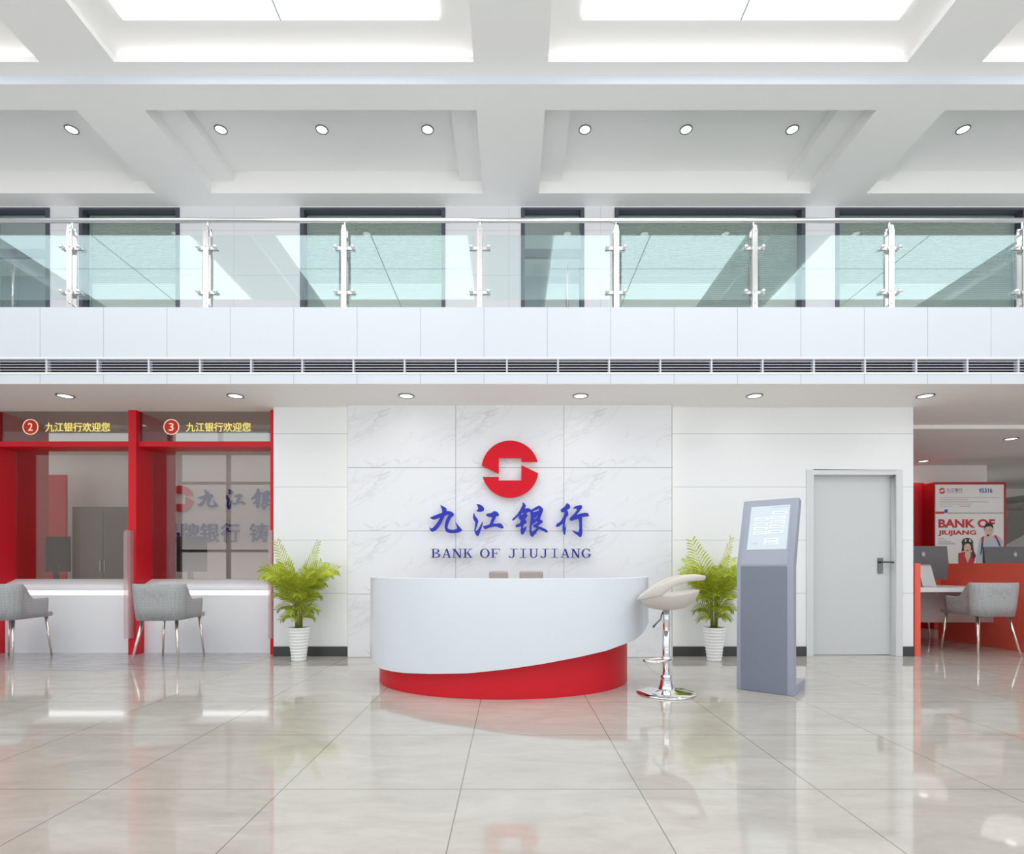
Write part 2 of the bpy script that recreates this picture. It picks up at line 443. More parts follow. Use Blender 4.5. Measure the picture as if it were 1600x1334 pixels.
# ------------------------------------------------------------------ downlights
def downlight(label, x, y, z, r, group):
    t = thing('downlight', label, 'ceiling light', (x, y, z - .012), group)
    ring = [[(x + q * math.cos(2 * PI * i / 28), y + q * math.sin(2 * PI * i / 28), zz) for i in range(28)] for q, zz in ((r, z), (r, z - .006), (r * .97, z - .010), (r * .82, z - .010), (r * .8, z - .003))]
    obj('trim_ring', MB().loft(ring, cap=False), M['ring'], t, smooth=True)
    obj('lens', MB().lathe([(r * .8, z - .004), (r * .8, z - .001)], 28, (x, y)), M['lens'], t)
    return t
gu = 'downlights in the balcony ceiling coffers'
for (px, lab) in ((112, 'far left coffer at the photo left edge'), (345, 'left coffer, leftmost of its three'), (503, 'left coffer, middle one of its three'), (668, 'left coffer, rightmost of its three'),
                  (914, 'right coffer, leftmost of its three'), (1072, 'right coffer, middle one of its three'), (1238, 'right coffer, rightmost of its three'), (1505, 'far right coffer at the photo right edge')):
    Y = 5.056 * F / (HY - 202)
    downlight('round recessed downlight above the balcony in the ' + lab, PX(px, Y), Y, Z3, .072, gu)
YD = (ZL - 1) * F / (HY - 618)
for px, lab in ((102, 'in front of the left teller booth'), (368, 'in front of the right teller booth'), (635, 'left above the marble wall'), (907, 'right above the marble wall, right of the red emblem'),
                (1179, 'above the grey kiosk'), (1446, 'right of the grey door by the open office')):
    downlight('round recessed downlight under the balcony ' + lab, PX(px, YD), YD, ZL, .085, 'downlights under the balcony')
for px, Y, lab in ((1443, 9.06, 'near the poster, farther one of two'), (1580, 7.49, 'nearer one of two')):
    downlight('round recessed downlight in the side office ceiling, ' + lab, PX(px, Y), Y, ZL - .048, .085, 'downlights in the side office')

# ------------------------------------------------------------------ upper wall with openings
OPEN = [('door', -21, 78), ('window', 124, 281), ('window', 469, 696), ('door', 814, 913), ('window', 960, 1258), ('window', 1305, 1603)]
ZT = PZ(325, YU)
m = MB(); x = XL
for k, a, b in OPEN:
    m.box(x, PX(a, YU), YU, YU + .2, ZS, Z2 + .02); x = PX(b, YU)
    m.box(PX(a, YU), x, YU, YU + .2, ZT, Z2 + .02)
m.box(x, XR, YU, YU + .2, ZS, Z2 + .02)
struct('wall_back_upper', m, M['wallup'])
nw, nd = 0, 0
for k, a, b in OPEN:
    x0, x1 = PX(a, YU) + .001, PX(b, YU) - .001
    if k == 'window': nw += 1; nm = 'window_%d' % nw
    else: nd += 1; nm = 'door_%d' % nd
    r = struct_root(nm, ((x0 + x1) / 2, YU + .06, ZS))
    w = .05
    fm = MB().box(x0, x0 + w, YU - .012, YU + .11, ZS + .001, ZT).box(x1 - w, x1, YU - .012, YU + .11, ZS + .001, ZT).box(x0 + w, x1 - w, YU - .012, YU + .11, ZT - .03, ZT)
    if k == 'door':
        fm.box(x0 + w, x1 - w, YU + .05, YU + .1, PZ(398, YU), PZ(385, YU))
    else: fm.box(x0 + w, x1 - w, YU - .012, YU + .11, ZS + .001, ZS + .03)
    obj('window_frame' if k == 'window' else 'door_frame', fm, M['wframe'], r)
    obj('glass', MB().box(x0 + w, x1 - w, YU + .07, YU + .078, ZS + .03, ZT - .03), M['winglass'], r)
    if k == 'window':
        bm_ = MB(); z = ZS + .04
        while z < ZT - .04:
            bm_.quad((x0 + w, YU + .135, z), (x1 - w, YU + .135, z), (x1 - w, YU + .15, z + .0255), (x0 + w, YU + .15, z + .0255)); z += .026
        obj('blind', bm_, M['blind'], r)
    else:
        hx = PX(887, YU) if a > 0 else PX(17, YU)
        hz0, hz1 = PZ(478, YU), PZ(412, YU)
        h = MB().tube([(hx, YU + .03, hz0), (hx, YU + .03, hz1)], .014)
        for zz in (hz0 + .06, hz1 - .06): h.tube([(hx, YU + .03, zz), (hx, YU + .075, zz)], .008)
        obj('door_handle', h, M['chrome'], r, smooth=True)
# office rooms behind the upper windows
struct('wall_office', MB().box(XL, XR, 9.0, 9.1, ZS, Z3 + .1), mat('office_wall', srgb(150, 165, 172), .7))
struct('ceiling', MB().box(XL, XR, YU + .2, 9.1, Z2 + .02, Z3 + .1), M['ceil'])

# ------------------------------------------------------------------ balcony slab, fascia
gz0, gz1 = 2.926, 3.064
m = MB().box(XL, XR, YB, YB + .12, gz1, ZS).box(XL, XR, YB, YB + .12, ZL + .004, gz0)
m.box(XL, XR, YB + .07, YB + .12, gz0, gz1)
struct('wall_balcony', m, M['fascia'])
m = MB().box(XL, XR, YB - .006, YB + .0, gz1, gz1 + .012).box(XL, XR, YB - .006, YB, gz0 - .012, gz0)
struct('trim_7', m, M['lip'])
struct('floor', MB().box(XL, XR, YB + .12, 9.1, 3.3, ZS - .002), M['white'])
struct('ceiling', MB().box(XL, XR, YB + .002, YB + .125, ZL, ZL + .004).box(XL, XR, YB + .125, 6.97, ZL, ZL + .1), M['ceil_low'])
struct('ceiling', MB().box(XL, XR, 6.97, 13, ZL - .048, ZL + .1), M['ceil_low'])

sp = 80.0 * YB / F; gx = PX(792, YB)
first = None
k0 = -10
for k in range(k0, 11):
    xa = gx + k * sp
    lab = 'dark slatted ventilation grille segment in the balcony fascia, %s from the left' % ORD[k - k0]
    if first is None:
        xb = xa + sp
        t = thing('ventilation_grille', lab, 'vent grille', (xa, YB, gz0), 'ventilation grille segments along the balcony fascia')
        obj('backing', MB().box(xa, xb, YB + .055, YB + .069, gz0, gz1), M['cavity'], t)
        obj('frame', MB().box(xa - .008, xa + .008, YB + .001, YB + .05, gz0, gz1).box(xa + .008, xb - .008, YB + .001, YB + .05, gz0, gz0 + .006).box(xa + .008, xb - .008, YB + .001, YB + .05, gz1 - .006, gz1), M['slat'], t)
        for i in range(4):
            z = gz0 + (gz1 - gz0) * (i + 1) / 5
            obj('slat', MB().prism_x([(YB + .006, z - .003), (YB + .006, z + .003), (YB + .05, z + .020), (YB + .05, z + .0155)], xa + .008, xb - .008), M['slat'], t)
        first = t
    else: dup(first, (xa, YB, gz0), lab)

# ------------------------------------------------------------------ railing
YR = 5.5
posts = [113, 325, 539, 750, 962, 1177, 1389, 1597]
zr = PZ(344.5, YR)
o = obj('handrail', MB().tube([(XL, YR, zr), (XR, YR, zr)], .0235, 20), M['steel'], smooth=True)
tag(o, 'long round brushed steel handrail along the top of the glass balcony railing', 'handrail')
first = None
for i, px in enumerate(posts):
    X = PX(px, YR)
    lab = 'flat steel railing post with four glass clamps on the balcony, %s from the left' % ORD[i]
    if first is None:
        t = thing('railing_post', lab, 'railing post', (X, YR, ZS), 'steel posts of the balcony railing')
        zt = PZ(355, YR)
        for y0, y1 in ((YR - .042, YR - .03), (YR + .03, YR + .042)):
            obj('post_bar', MB().prism_y([(X - .026, ZS), (X + .026, ZS), (X + .026, zt - .06), (X + .016, zt), (X - .016, zt), (X - .026, zt - .06)], y0, y1), M['steel'], t)
        sb = MB()
        for py in (359, 365, 476):
            z = PZ(py, YR); sb.tube([(X, YR - .05, z), (X, YR + .03, z)], .011, 12)
        obj('bolt', sb, M['chrome'], t, smooth=False)
        obj('saddle', MB().tube([(X, YR, zt - .06), (X, YR, zr - .02)], .01, 10).box(X - .012, X + .012, YR - .03, YR + .03, zt - .06, zt - .03), M['steel'], t)
        for py in (388, 457):
            z = PZ(py, YR)
            for s in (-1, 1):
                c = obj('glass_clamp', MB().box(min(X + s * .02, X + s * .105), max(X + s * .02, X + s * .105), YR - .02, YR - .0065, z - .022, z + .006).box(min(X + s * .02, X + s * .105), max(X + s * .02, X + s * .105), YR + .0065, YR + .02, z - .022, z + .006), M['steel'], t)
                kb = MB().ball((X + s * .086, YR - .034, z), .021, 14, 10)
                obj('knob', kb, M['chrome'], c, smooth=True)
            obj('bolt', MB().tube([(X, YR - .05, z), (X, YR + .03, z)], .011, 12), M['chrome'], t)
        first = t
    else: dup(first, (X, YR, ZS), lab)
gp = [-99] + posts + [1809]
zg0, zg1 = PZ(468, YR), PZ(368, YR)
for i in range(len(gp) - 1):
    lab = 'clear rectangular glass pane of the balcony railing, %s from the left' % ORD[i]
    o = obj('glass_pane', MB().box(PX(gp[i] + 9, YR), PX(gp[i + 1] - 9, YR), YR - .006, YR + .006, zg0, zg1), M['railglass'])
    tag(o, lab, 'glass panel', 'glass panes of the balcony railing')

# ------------------------------------------------------------------ ground floor back wall
DX0, DX1, DZ = PX(1259.5, YW), PX(1409.5, YW), PZ(734, YW)
m = MB().box(XWL, DX0, YW, YW + .25, 0, ZL).box(DX1, XWR, YW, YW + .25, 0, ZL).box(DX0, DX1, YW, YW + .25, DZ, ZL)
struct('wall_back', m, M['wallp'])
MX0, MX1, YM = PX(543, 6.114), PX(1051, 6.114), 6.114
struct('wall_marble', MB().box(MX0, MX1, YM, YM + .02, 0, ZL).box(MX0 + .08, MX1 - .08, YM + .02, YW, 0, ZL), M['marble'])
struct('trim_8', MB().box(MX0 + .06, MX0 + .078, YM + .03, YM + .05, .02, ZL - .03), M['warmled'])
struct('trim_9', MB().box(MX1 - .078, MX1 - .06, YM + .03, YM + .05, .02, ZL - .03), M['warmled'])
bz = .11
struct('baseboard_left', MB().box(XWL, MX0 + .055, YW - .012, YW, 0, bz), M['base'])
struct('baseboard_right', MB().box(MX1 - .055, DX0, YW - .012, YW, 0, bz).box(DX1, XWR, YW - .012, YW, 0, bz), M['base'])

# door
r = struct_root('door_3', ((DX0 + DX1) / 2, YW, 0))
fw = PX(1270.3, YW) - DX0
obj('door_frame', MB().box(DX0, DX0 + fw, YW - .015, YW + .13, 0, DZ).box(DX1 - fw, DX1, YW - .015, YW + .13, 0, DZ).box(DX0 + fw, DX1 - fw, YW - .015, YW + .13, DZ - .058, DZ), M['doorfr'], r, bevel=.004)
obj('door_leaf', MB().box(DX0 + fw + .002, DX1 - fw - .002, YW + .08, YW + .12, .008, DZ - .06), M['door'], r)
YL = YW + .08
hx0, hx1, hz0, hz1 = PX(1371, YL), PX(1378.8, YL), PZ(895.8, YL), PZ(871.7, YL)
zl = PZ(878.3, YL); xm = (hx0 + hx1) / 2
h = MB().box(hx0, hx1, YL - .012, YL, hz0, hz1).tube([(xm, YL - .01, zl), (xm, YL - .055, zl)], .011)
h.tube([(xm, YL - .05, zl), (xm + .02, YL - .055, zl), (PX(1392.5, YL), YL - .055, zl)], .011)
h.tube([(xm, YL - .014, hz0 + .035), (xm, YL - .011, hz0 + .035)], .012)
obj('door_handle', h, M['darkchrome'], r)

# ------------------------------------------------------------------ main wall sign
CAL = {  # traced outlines of the brush lettering, pixels of a 12.308x enlargement
 'jiu': (664, [[(297,108),(350,135),(405,165),(420,190),(412,230),(380,320),(345,400),(310,470),(265,540),(225,585),(180,615),(140,627),(110,605),(98,570),(88,530),(120,562),(150,552),(200,500),(255,430),(300,345),(322,290),(335,240),(330,195),(310,150)],
   ], [[(95,352),(150,330),(240,293),(330,262),(420,225),(480,230),(520,245),(555,272),(560,300),(545,325),(510,345),(480,400),(455,465),(440,510),(437,555),(470,578),(540,588),(610,572),(618,545),(600,480),(580,425),(605,455),(640,500),(690,555),(718,592),(680,625),(600,648),(520,652),(460,645),(420,628),(395,600),(380,540),(385,480),(400,420),(430,355),(465,290),(420,302),(340,330),(260,365),(180,390),(140,385)]]),
 'jiang': (664, [[(990,90),(1050,100),(1110,130),(1142,175),(1130,220),(1085,240),(1040,242),(1000,232),(990,218),(1020,195),(1025,170),(1012,135)]],
   [[(952,262),(960,310),(1000,360),(1030,415),(1020,450),(1000,510),(985,560),(975,610),(1000,605),(1030,570),(1060,520),(1090,460),(1112,425),(1110,480),(1085,560),(1050,660),(1025,712),(985,690),(960,640),(950,600),(962,520),(968,440),(935,395),(922,340),(935,280)]],
   [[(1168,310),(1200,275),(1265,268),(1300,245),(1340,225),(1390,245),(1420,280),(1425,300),(1410,325),(1375,325),(1345,390),(1310,465),(1370,470),(1440,460),(1480,480),(1505,520),(1515,555),(1490,560),(1440,550),(1375,525),(1310,525),(1230,550),(1155,577),(1130,550),(1110,515),(1170,508),(1245,480),(1270,410),(1295,345),(1215,335)]]),
 'yin': (796, [[(250,58),(300,90),(318,130),(295,180),(345,170),(385,180),(420,205),(500,155),(560,122),(590,130),(650,190),(640,240),(600,340),(588,390),(640,415),(638,445),(590,480),(545,515),(620,540),(700,575),(725,600),(738,630),(720,645),(650,610),(565,575),(500,660),(440,732),(400,690),(382,620),(388,540),(395,480),(408,350),(405,270),(380,238),(325,270),(350,320),(300,385),(335,430),(320,465),(275,490),(262,560),(330,515),(320,580),(290,640),(255,688),(220,660),(212,610),(225,520),(130,540),(115,520),(130,485),(200,462),(218,405),(165,350),(205,318),(160,335),(75,412),(50,395),(60,375),(150,290),(200,210),(250,110)],
   [(455,228),(515,210),(560,183),(565,213),(500,240),(458,252)], [(465,382),(500,350),(540,318),(535,345),(490,382)],
   [(430,500),(460,470),(530,425),(550,428),(520,460),(455,500),(465,535),(530,552),(440,625),(425,610),(425,540)], [(215,290),(265,258),(270,270),(240,300)]]),
 'xing': (796, [[(1100,75),(1145,95),(1170,150),(1150,185),(1105,205),(1130,260),(1130,310),(1085,360),(1070,430),(1063,530),(1068,560),(1090,465),(1085,560),(1070,680),(1055,690),(1030,640),(1020,580),(1025,470),(960,520),(900,535),(890,515),(920,455),(940,462),(1000,400),(1050,300),(1060,245),(1005,255),(985,225),(990,190),(1060,140),(1085,100)]],
   [[(1210,190),(1240,150),(1290,125),(1370,112),(1400,130),(1390,175),(1340,240),(1290,300),(1370,275),(1440,260),(1500,262),(1528,310),(1522,330),(1480,332),(1395,340),(1393,450),(1400,650),(1385,710),(1360,735),(1320,700),(1250,650),(1200,590),(1260,620),(1330,632),(1342,560),(1342,440),(1325,375),(1250,395),(1195,415),(1160,400),(1160,360),(1190,330),(1250,270),(1300,200),(1275,180),(1240,178)]]),
}
def cal_bm(key, ox, oy, sc, Y, y, depth, mapx=None):
    """ox, oy: pixel of the enlargement's corner; sc: pixel scale; Y: depth the pixels are read at"""
    bm = bmesh.new()
    for k_, part in enumerate(CAL[key][1:]):
        b = outline_bm(part, PX(ox, Y), PZ(oy, Y), sc * Y / F, -sc * Y / F, y + .0012 * k_, depth)
        me = bpy.data.meshes.new('tmp'); b.to_mesh(me); b.free(); bm.from_mesh(me); bpy.data.meshes.remove(me)
    return bm
YSG = 6.05
def arc(cx, cy, r, a0, a1, n):
    return [(cx + r * math.cos(math.radians(a0 + (a1 - a0) * i / n)), cy + r * math.sin(math.radians(a0 + (a1 - a0) * i / n))) for i in range(n + 1)]
def emblem_polys(cx, cy, r):
    k = r / 44.5; q = 17.5 * k
    def ang(x, y): return math.degrees(math.atan2(y, x))
    # image coordinates with y up
    up = [(-q, -7.5 * k), (-q, q), (q, q), (q, 11.5 * k)] + arc(0, 0, r, ang(43, 11.5), 180 - ang(44, 5.5), 40)
    lo = [(q, 6.5 * k), (q, -q), (-q, -q), (-q, -12 * k)] + arc(0, 0, r, 180 + ang(42.8, 12), 360 - ang(44, 6.5), 40)
    return [[(cx + x, cy - y) for x, y in p] for p in (up, lo)]
def px_prism(mb, poly, Y, y0, y1):
    return mb.prism_y([(PX(a, Y), PZ(b, Y)) for a, b in poly], y0, y1)

t = thing('wall_sign', 'red coin emblem with blue brush characters and BANK OF JIUJIANG lettering on the marble wall', 'sign', (0, YM, PZ(871, YSG)))
up, lo = emblem_polys(797, 733.3, 44.5)
m = MB(); px_prism(m, up, YSG, YSG - .02, YSG); px_prism(m, lo, YSG, YSG - .02, YSG)
for a, b in ((797, 700), (797, 768)):
    m.tube([(PX(a, YSG), YSG, PZ(b, YSG)), (PX(a, YSG), YM, PZ(b, YSG))], .006, 8)
obj('emblem', m, M['redsign'], t)
for key, pins in (('jiu', [(700, 800), (708, 829)]), ('jiang', [(752, 795), (768, 821)]), ('yin', [(820, 815), (838, 833)]), ('xing', [(885, 800), (907, 830)])):
    bm = cal_bm(key, CAL[key][0], 780, 1 / 12.308, YSG, YSG - .01, .02)
    mb = MB(); mb.bm.free(); mb.bm = bm
    for a, b in pins: mb.tube([(PX(a, YSG), YSG - .002, PZ(b, YSG)), (PX(a, YSG), YM, PZ(b, YSG))], .004, 8)
    obj('character', mb, M['blue'], t)

# serif capitals drawn from strokes in a unit box
def R_(x0, y0, x1, y1): return [(x0, y0), (x1, y0), (x1, y1), (x0, y1)]
def D_(x0, y0, x1, y1, w): return [(x0 - w / 2, y0), (x0 + w / 2, y0), (x1 + w / 2, y1), (x1 - w / 2, y1)]
def band(cx, cy, rx, ry, ix, iy, a0, a1, n=20):
    o = [(cx + rx * math.cos(math.radians(a0 + (a1 - a0) * i / n)), cy + ry * math.sin(math.radians(a0 + (a1 - a0) * i / n))) for i in range(n + 1)]
    i_ = [(cx + ix * math.cos(math.radians(a0 + (a1 - a0) * i / n)), cy + iy * math.sin(math.radians(a0 + (a1 - a0) * i / n))) for i in range(n, -1, -1)]
    return o + i_
TH, SE = .17, .065
SERIF = {
 'B': [R_(.13, 0, .13 + TH, 1), R_(0, 0, .45, SE), R_(0, 1 - SE, .42, 1), R_(.2, .49, .45, .49 + SE), band(.42, .755, .44, .245, .27, .18, -90, 90), band(.42, .27, .56, .27, .38, .205, -90, 90)],
 'A': [D_(.12, 0, .5, 1, .09), D_(.86, 0, .5, 1, TH + .03), R_(.2, .3, .72, .3 + SE), R_(-.02, 0, .28, SE), R_(.66, 0, 1.02, SE)],
 'N': [R_(.14, 0, .23, 1), R_(.77, 0, .86, 1), D_(.8, 0, .2, 1, TH + .04), R_(0, 0, .36, SE), R_(0, 1 - SE, .3, 1), R_(.63, 1 - SE, 1, 1)],
 'K': [R_(.13, 0, .13 + TH, 1), R_(0, 0, .42, SE), R_(0, 1 - SE, .42, 1), D_(.3, .42, .8, 1, .09), D_(.86, 0, .46, .6, TH + .03), R_(.6, 1 - SE, .96, 1), R_(.68, 0, 1.02, SE)],
 'O': [band(.5, .5, .5, .52, .31, .45, 0, 180, 20), band(.5, .5, .5, .52, .31, .45, 180, 360, 20)],
 'F': [R_(.16, 0, .16 + TH, 1), R_(0, 0, .5, SE), R_(0, 1 - SE, 1, 1), R_(.93, .76, 1, 1), R_(.3, .47, .68, .47 + SE), R_(.64, .38, .7, .64)],
 'J': [R_(.5, .25, .5 + TH, 1), R_(.25, 1 - SE, 1, 1), band(.35, .25, .32, .27, .15, .19, -140, 0), [(.1, .03), (.22, .03), (.2, .2), (.04, .2)]],
 'I': [R_(.41, 0, .41 + TH + .02, 1), R_(.05, 0, .95, SE), R_(.05, 1 - SE, .95, 1)],
 'U': [R_(.14, .3, .14 + TH, 1), R_(.78, .3, .87, 1), band(.505, .3, .365, .32, .21, .24, 180, 360), R_(0, 1 - SE, .42, 1), R_(.64, 1 - SE, 1, 1)],
 'G': [band(.5, .5, .5, .52, .31, .45, 50, 322), R_(.74, .1, .74 + TH, .42), R_(.6, .42 - SE, 1.02, .42), [(.76, .98), (.86, .98), (.86, .68), (.8, .68)]],
}
LX = [('B', 80, 163), ('A', 178, 255), ('N', 265, 357), ('K', 365, 447), ('O', 515, 600), ('F', 610, 692), ('J', 765, 850), ('I', 868, 932), ('U', 950, 1035), ('J', 1050, 1130), ('I', 1148, 1210), ('A', 1235, 1312), ('N', 1325, 1410), ('G', 1420, 1505)]
for ch, a, b in LX:
    x0, x1 = PX(660 + a / 5.714, YSG), PX(660 + b / 5.714, YSG); z0, z1 = PZ(871.4, YSG), PZ(857.2, YSG)
    m = MB()
    for i, poly in enumerate(SERIF[ch]):
        m.prism_y([(x0 + p * (x1 - x0), z0 + q * (z1 - z0)) for p, q in poly], YSG - .016 - .0002 * i, YSG)
    m.tube([((x0 + x1) / 2, YSG - .001, z0 + .003), ((x0 + x1) / 2, YM, z0 + .003)], .003, 6)
    obj('letter', m, M['bluedk'], t)

# ------------------------------------------------------------------ reception desk
DC, DY = -.012, 5.0
def ell(cx, cy, a, b, n=72, e=0.):
    return [(cx - a * math.cos(PI * i / n), cy - b * math.sin(PI * i / n)) for i in range(n + 1)]
TBL = [(575, 1022), (582, 1030), (593, 1044.5), (612, 1049), (632, 1051.6), (675, 1053), (732, 1052), (790, 1046), (847, 1037.6), (905, 1026.6), (948, 1016.6), (978, 1005.6), (991, 1000.5), (1002, 992), (1009, 983), (1014, 972), (1020, 965)]
def lut(px):
    for (a, b), (c, d) in zip(TBL, TBL[1:]):
        if a <= px <= c: return b + (d - b) * (px - a) / (c - a)
    return TBL[0][1] if px < TBL[0][0] else TBL[-1][1]
t = thing('reception_desk', 'curved white reception desk with a swooping edge over its red base', 'reception desk', (0, 4.6, 0))
zt = .92
oo, ii = ell(DC, DY, 1.25, .9), ell(DC, DY, 1.19, .84)
rings = []
for (a, b), (c, d) in zip(oo, ii):
    px = CX + a / b * F
    zb = PZ(lut(px), b)
    rings.append([(a, b, zb), (a, b, zt), (c, d, zt), (c, d, zb)])
o = obj('front_shell', MB().loft(rings), M['deskwhite'], t, smooth=False, bevel=.004)
bo, bi = ell(-.065, 5.0, 1.114, .845), ell(-.065, 5.0, 1.06, .79)
obj('base', MB().loft([[(a, b, 0), (a, b, .6), (c, d, .6), (c, d, 0)] for (a, b), (c, d) in zip(bo, bi)]), M['red'], t, bevel=.002)
wt = [(c * .999, d) for c, d in ell(DC, DY, 1.185, .835)]
obj('worktop', MB().prism_z(wt, .70, .74), M['whitegl'], t)
obj('desk_support', MB().box(-.9, -.86, 4.75, 4.98, 0, .70).box(.8, .84, 4.75, 4.98, 0, .70), M['whitegl'], t)

# office chairs behind the desk
def office_chair(x, y, label, w, zt_):
    t = thing('office_chair', label, 'chair', (x, y, 0), 'taupe chairs behind the reception desk')
    def pad(x0, x1, y0, y1, z0, z1): return MB().box(x0, x1, y0, y1, z0, z1)
    obj('backrest', pad(x - w, x + w, y + .22, y + .27, .5, zt_), M['taupe'], t, bevel=.02)
    obj('seat', pad(x - .15, x + .15, y - .2, y + .2, .42, .5), M['taupe'], t, bevel=.03)
    obj('back_bracket', MB().tube([(x, y, .40), (x, y + .29, .41), (x, y + .29, .7)], .016), M['chrome'], t, smooth=True)
    obj('column', MB().tube([(x, y, .06), (x, y, .43)], .025), M['chrome'], t, smooth=True)
    for k in range(5):
        a = 2 * PI * k / 5 + .3
        l = obj('leg', MB().tube([(x, y, .1), (x + .12 * math.cos(a), y + .2 * math.sin(a), .058)], [.022, .014]), M['chrome'], t)
        obj('caster', MB().ball((x + .12 * math.cos(a), y + .2 * math.sin(a), .026), .026), M['black'], l, smooth=True)
YO = 5.5
office_chair(PX(779, YO), YO - .24, 'taupe office chair behind the reception desk, left one of two', .095, PZ(892, YO))
office_chair(PX(830, YO), YO - .24, 'taupe office chair behind the reception desk, right one of two', .118, PZ(892, YO))

# ------------------------------------------------------------------ bar stool
bx, by = PX(1041, 4.367), 4.367
t = thing('bar_stool', 'cream moulded bar stool on a chrome pedestal right of the reception desk', 'bar stool', (bx, by, 0))
L = lambda x, y, z: (bx + x, by + y, z)
obj('base', MB().lathe([(0.001, 0), (.228, 0), (.232, .006), (.226, .012), (.16, .024), (.075, .036), (.058, .046), (.05, .07), (.045, .1), (.04, .125), (.045, .128), (.045, .14), (.04, .142), (.04, .15), (.001, .15)], 48, (bx, by)), M['chrome'], t, smooth=True)
obj('column', MB().tube([L(0, 0, .13), L(0, 0, .5)], .0285, 24).tube([L(0, 0, .5), L(0, 0, .69)], .027, 24), M['chrome'], t, smooth=True)
fr = [L(.03, .02, .275), L(-.06, .0, .275), L(-.14, -.05, .27), L(-.175, -.09, .27), L(-.165, -.13, .27), L(-.11, -.14, .27), L(-.02, -.09, .27), L(.035, -.02, .275), L(.045, .01, .275)]
obj('footrest', MB().tube(fr, .011, 10, closed=True).lathe([(.03, .255), (.04, .26), (.04, .29), (.03, .295)], 20, (bx, by)), M['chrome'], t, smooth=True)
obj('lever', MB().tube([L(-.02, 0, .655), L(-.035, -.01, .63), L(-.045, -.015, .59), L(-.075, -.02, .56), L(-.105, -.025, .525)], [.006, .006, .006, .006, .009], 8), M['darkchrome'], t, smooth=True)
# seat bowl
rings = []
N = 40
def seat_edge(a):
    ca, sa = math.cos(a), math.sin(a)
    x = .022 + .232 * ca; y = .205 * sa
    z = .79 + (.035 * ca if ca > 0 else .04 * ca * abs(ca))
    return x, y, z
def ring_at(f, dz):
    r_ = []
    for i in range(N):
        a = 2 * PI * i / N; x, y, z = seat_edge(a)
        r_.append(L(x * f, y * f, .664 + (z - .664) * (dz / .128)))
    return r_
rings = [ring_at(f, dz) for f, dz in ((.02, 0), (.3, .003), (.55, .014), (.75, .04), (.9, .078), (.98, .112), (1.0, .128), (.97, .132), (.92, .124), (.83, .095), (.65, .062), (.4, .046), (.02, .042))]
obj('seat', MB().loft(rings), M['cream'], t, smooth=True, sub=1)
# back hoop: one band rising from the front tip round the back, open below it at the back
TOP = [(0, .762), (.1, .805), (.23, .848), (.46, .907), (.67, .940), (.89, .950), (1, .940)]
BOT = [(0, .742), (.2, .768), (.36, .785), (.42, .82), (.56, .864), (.78, .898), (1, .902)]
def lerp(T, q):
    for (a, b), (c, d) in zip(T, T[1:]):
        if q <= c: return b + (d - b) * (q - a) / (c - a)
    return T[-1][1]
rings = []
N = 64
for i in range(N):
    a = 2 * PI * i / N; ca, sa = math.cos(a), math.sin(a); q = (ca + 1) / 2
    zt2, zb2 = lerp(TOP, q), lerp(BOT, q); th = .02
    hc, hh = (zt2 + zb2) / 2, (zt2 - zb2) / 2
    ring = []
    for k in range(12):
        b_ = 2 * PI * k / 12; cb_, sb_ = math.cos(b_), math.sin(b_)
        oz = hh * math.copysign(abs(sb_) ** .6, sb_); orr = th * math.copysign(abs(cb_) ** .7, cb_)
        lean = 1 + .10 * (hc + oz - .8) / .1 * q
        ring.append(L(.022 + (.228 * lean + orr) * ca, (.2 + orr) * sa, hc + oz))
    rings.append(ring)
rings.append(rings[0])
obj('backrest', MB().loft(rings, cap=False), M['cream'], t, smooth=True)
t.rotation_euler = (0, 0, math.radians(-11.5))

# ------------------------------------------------------------------ kiosk
ka = -39.3 * PI / 180
W = .428
t = thing('information_kiosk', 'blue-grey freestanding kiosk with a tilted pale touch screen, in front of the grey door', 'kiosk', (1.868, 4.53, 0))
prof = [(0, 0), (0, 1.02), (.2, 1.568), (.275, 1.548), (.092, 1.01), (.092, .075), (.42, .075), (.42, 0)]
obj('body', MB().prism_x(prof, 0, W), M['kiosk'], t, local=True, bevel=.004)
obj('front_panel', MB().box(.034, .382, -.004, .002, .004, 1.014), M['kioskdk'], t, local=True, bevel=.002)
nx = Vector((0, -.548, .2)).normalized()
def tilt(u, z, o=0.):
    d = (z - 1.02) / .548 * .2
    return (u, d + nx.y * o, z + nx.z * o)
def slab(mb, u0, u1, z0, z1, o0, o1):
    return mb.prism([(u0, z0), (u1, z0), (u1, z1), (u0, z1)], lambda u, z: tilt(u, z, o0), lambda u, z: tilt(u, z, o1))
obj('upper_bezel', slab(MB(), .034, .382, 1.024, 1.555, -.002, .003), M['kiosk'], t, local=True)
sc = obj('screen', slab(MB(), .068, .367, 1.147, 1.51, .0, .005), M['screen'], t, local=True)
def su(x): return .068 + (x - 150) / (400 - 150) * .299
def sz(y): return 1.51 - (y - 120) / (387 - 120) * .363
btn = [(180, 272, 200), (180, 272, 232), (180, 272, 258), (180, 272, 286), (290, 385, 165), (283, 378, 195), (283, 378, 222), (280, 374, 250), (276, 370, 282), (255, 345, 328), (255, 345, 348)]
for a, b, y in btn:
    obj('button', slab(MB(), su(a), su(b), sz(y + 9), sz(y - 9), .004, .0062), M['button'], sc, local=True)
    obj('caption', slab(MB(), su(a + 12), su(b - 14), sz(y + 2), sz(y - 1), .006, .0066), M['btext'], sc, local=True)
for a, b, y, y2 in ((290, 395, 131, 129), (208, 210, 362, 335), (180, 212, 352, 350)):
    obj('caption', slab(MB(), su(a), su(b), sz(y), sz(y2), .004, .0062), M['btext'], sc, local=True)
t.rotation_euler = (0, 0, ka)

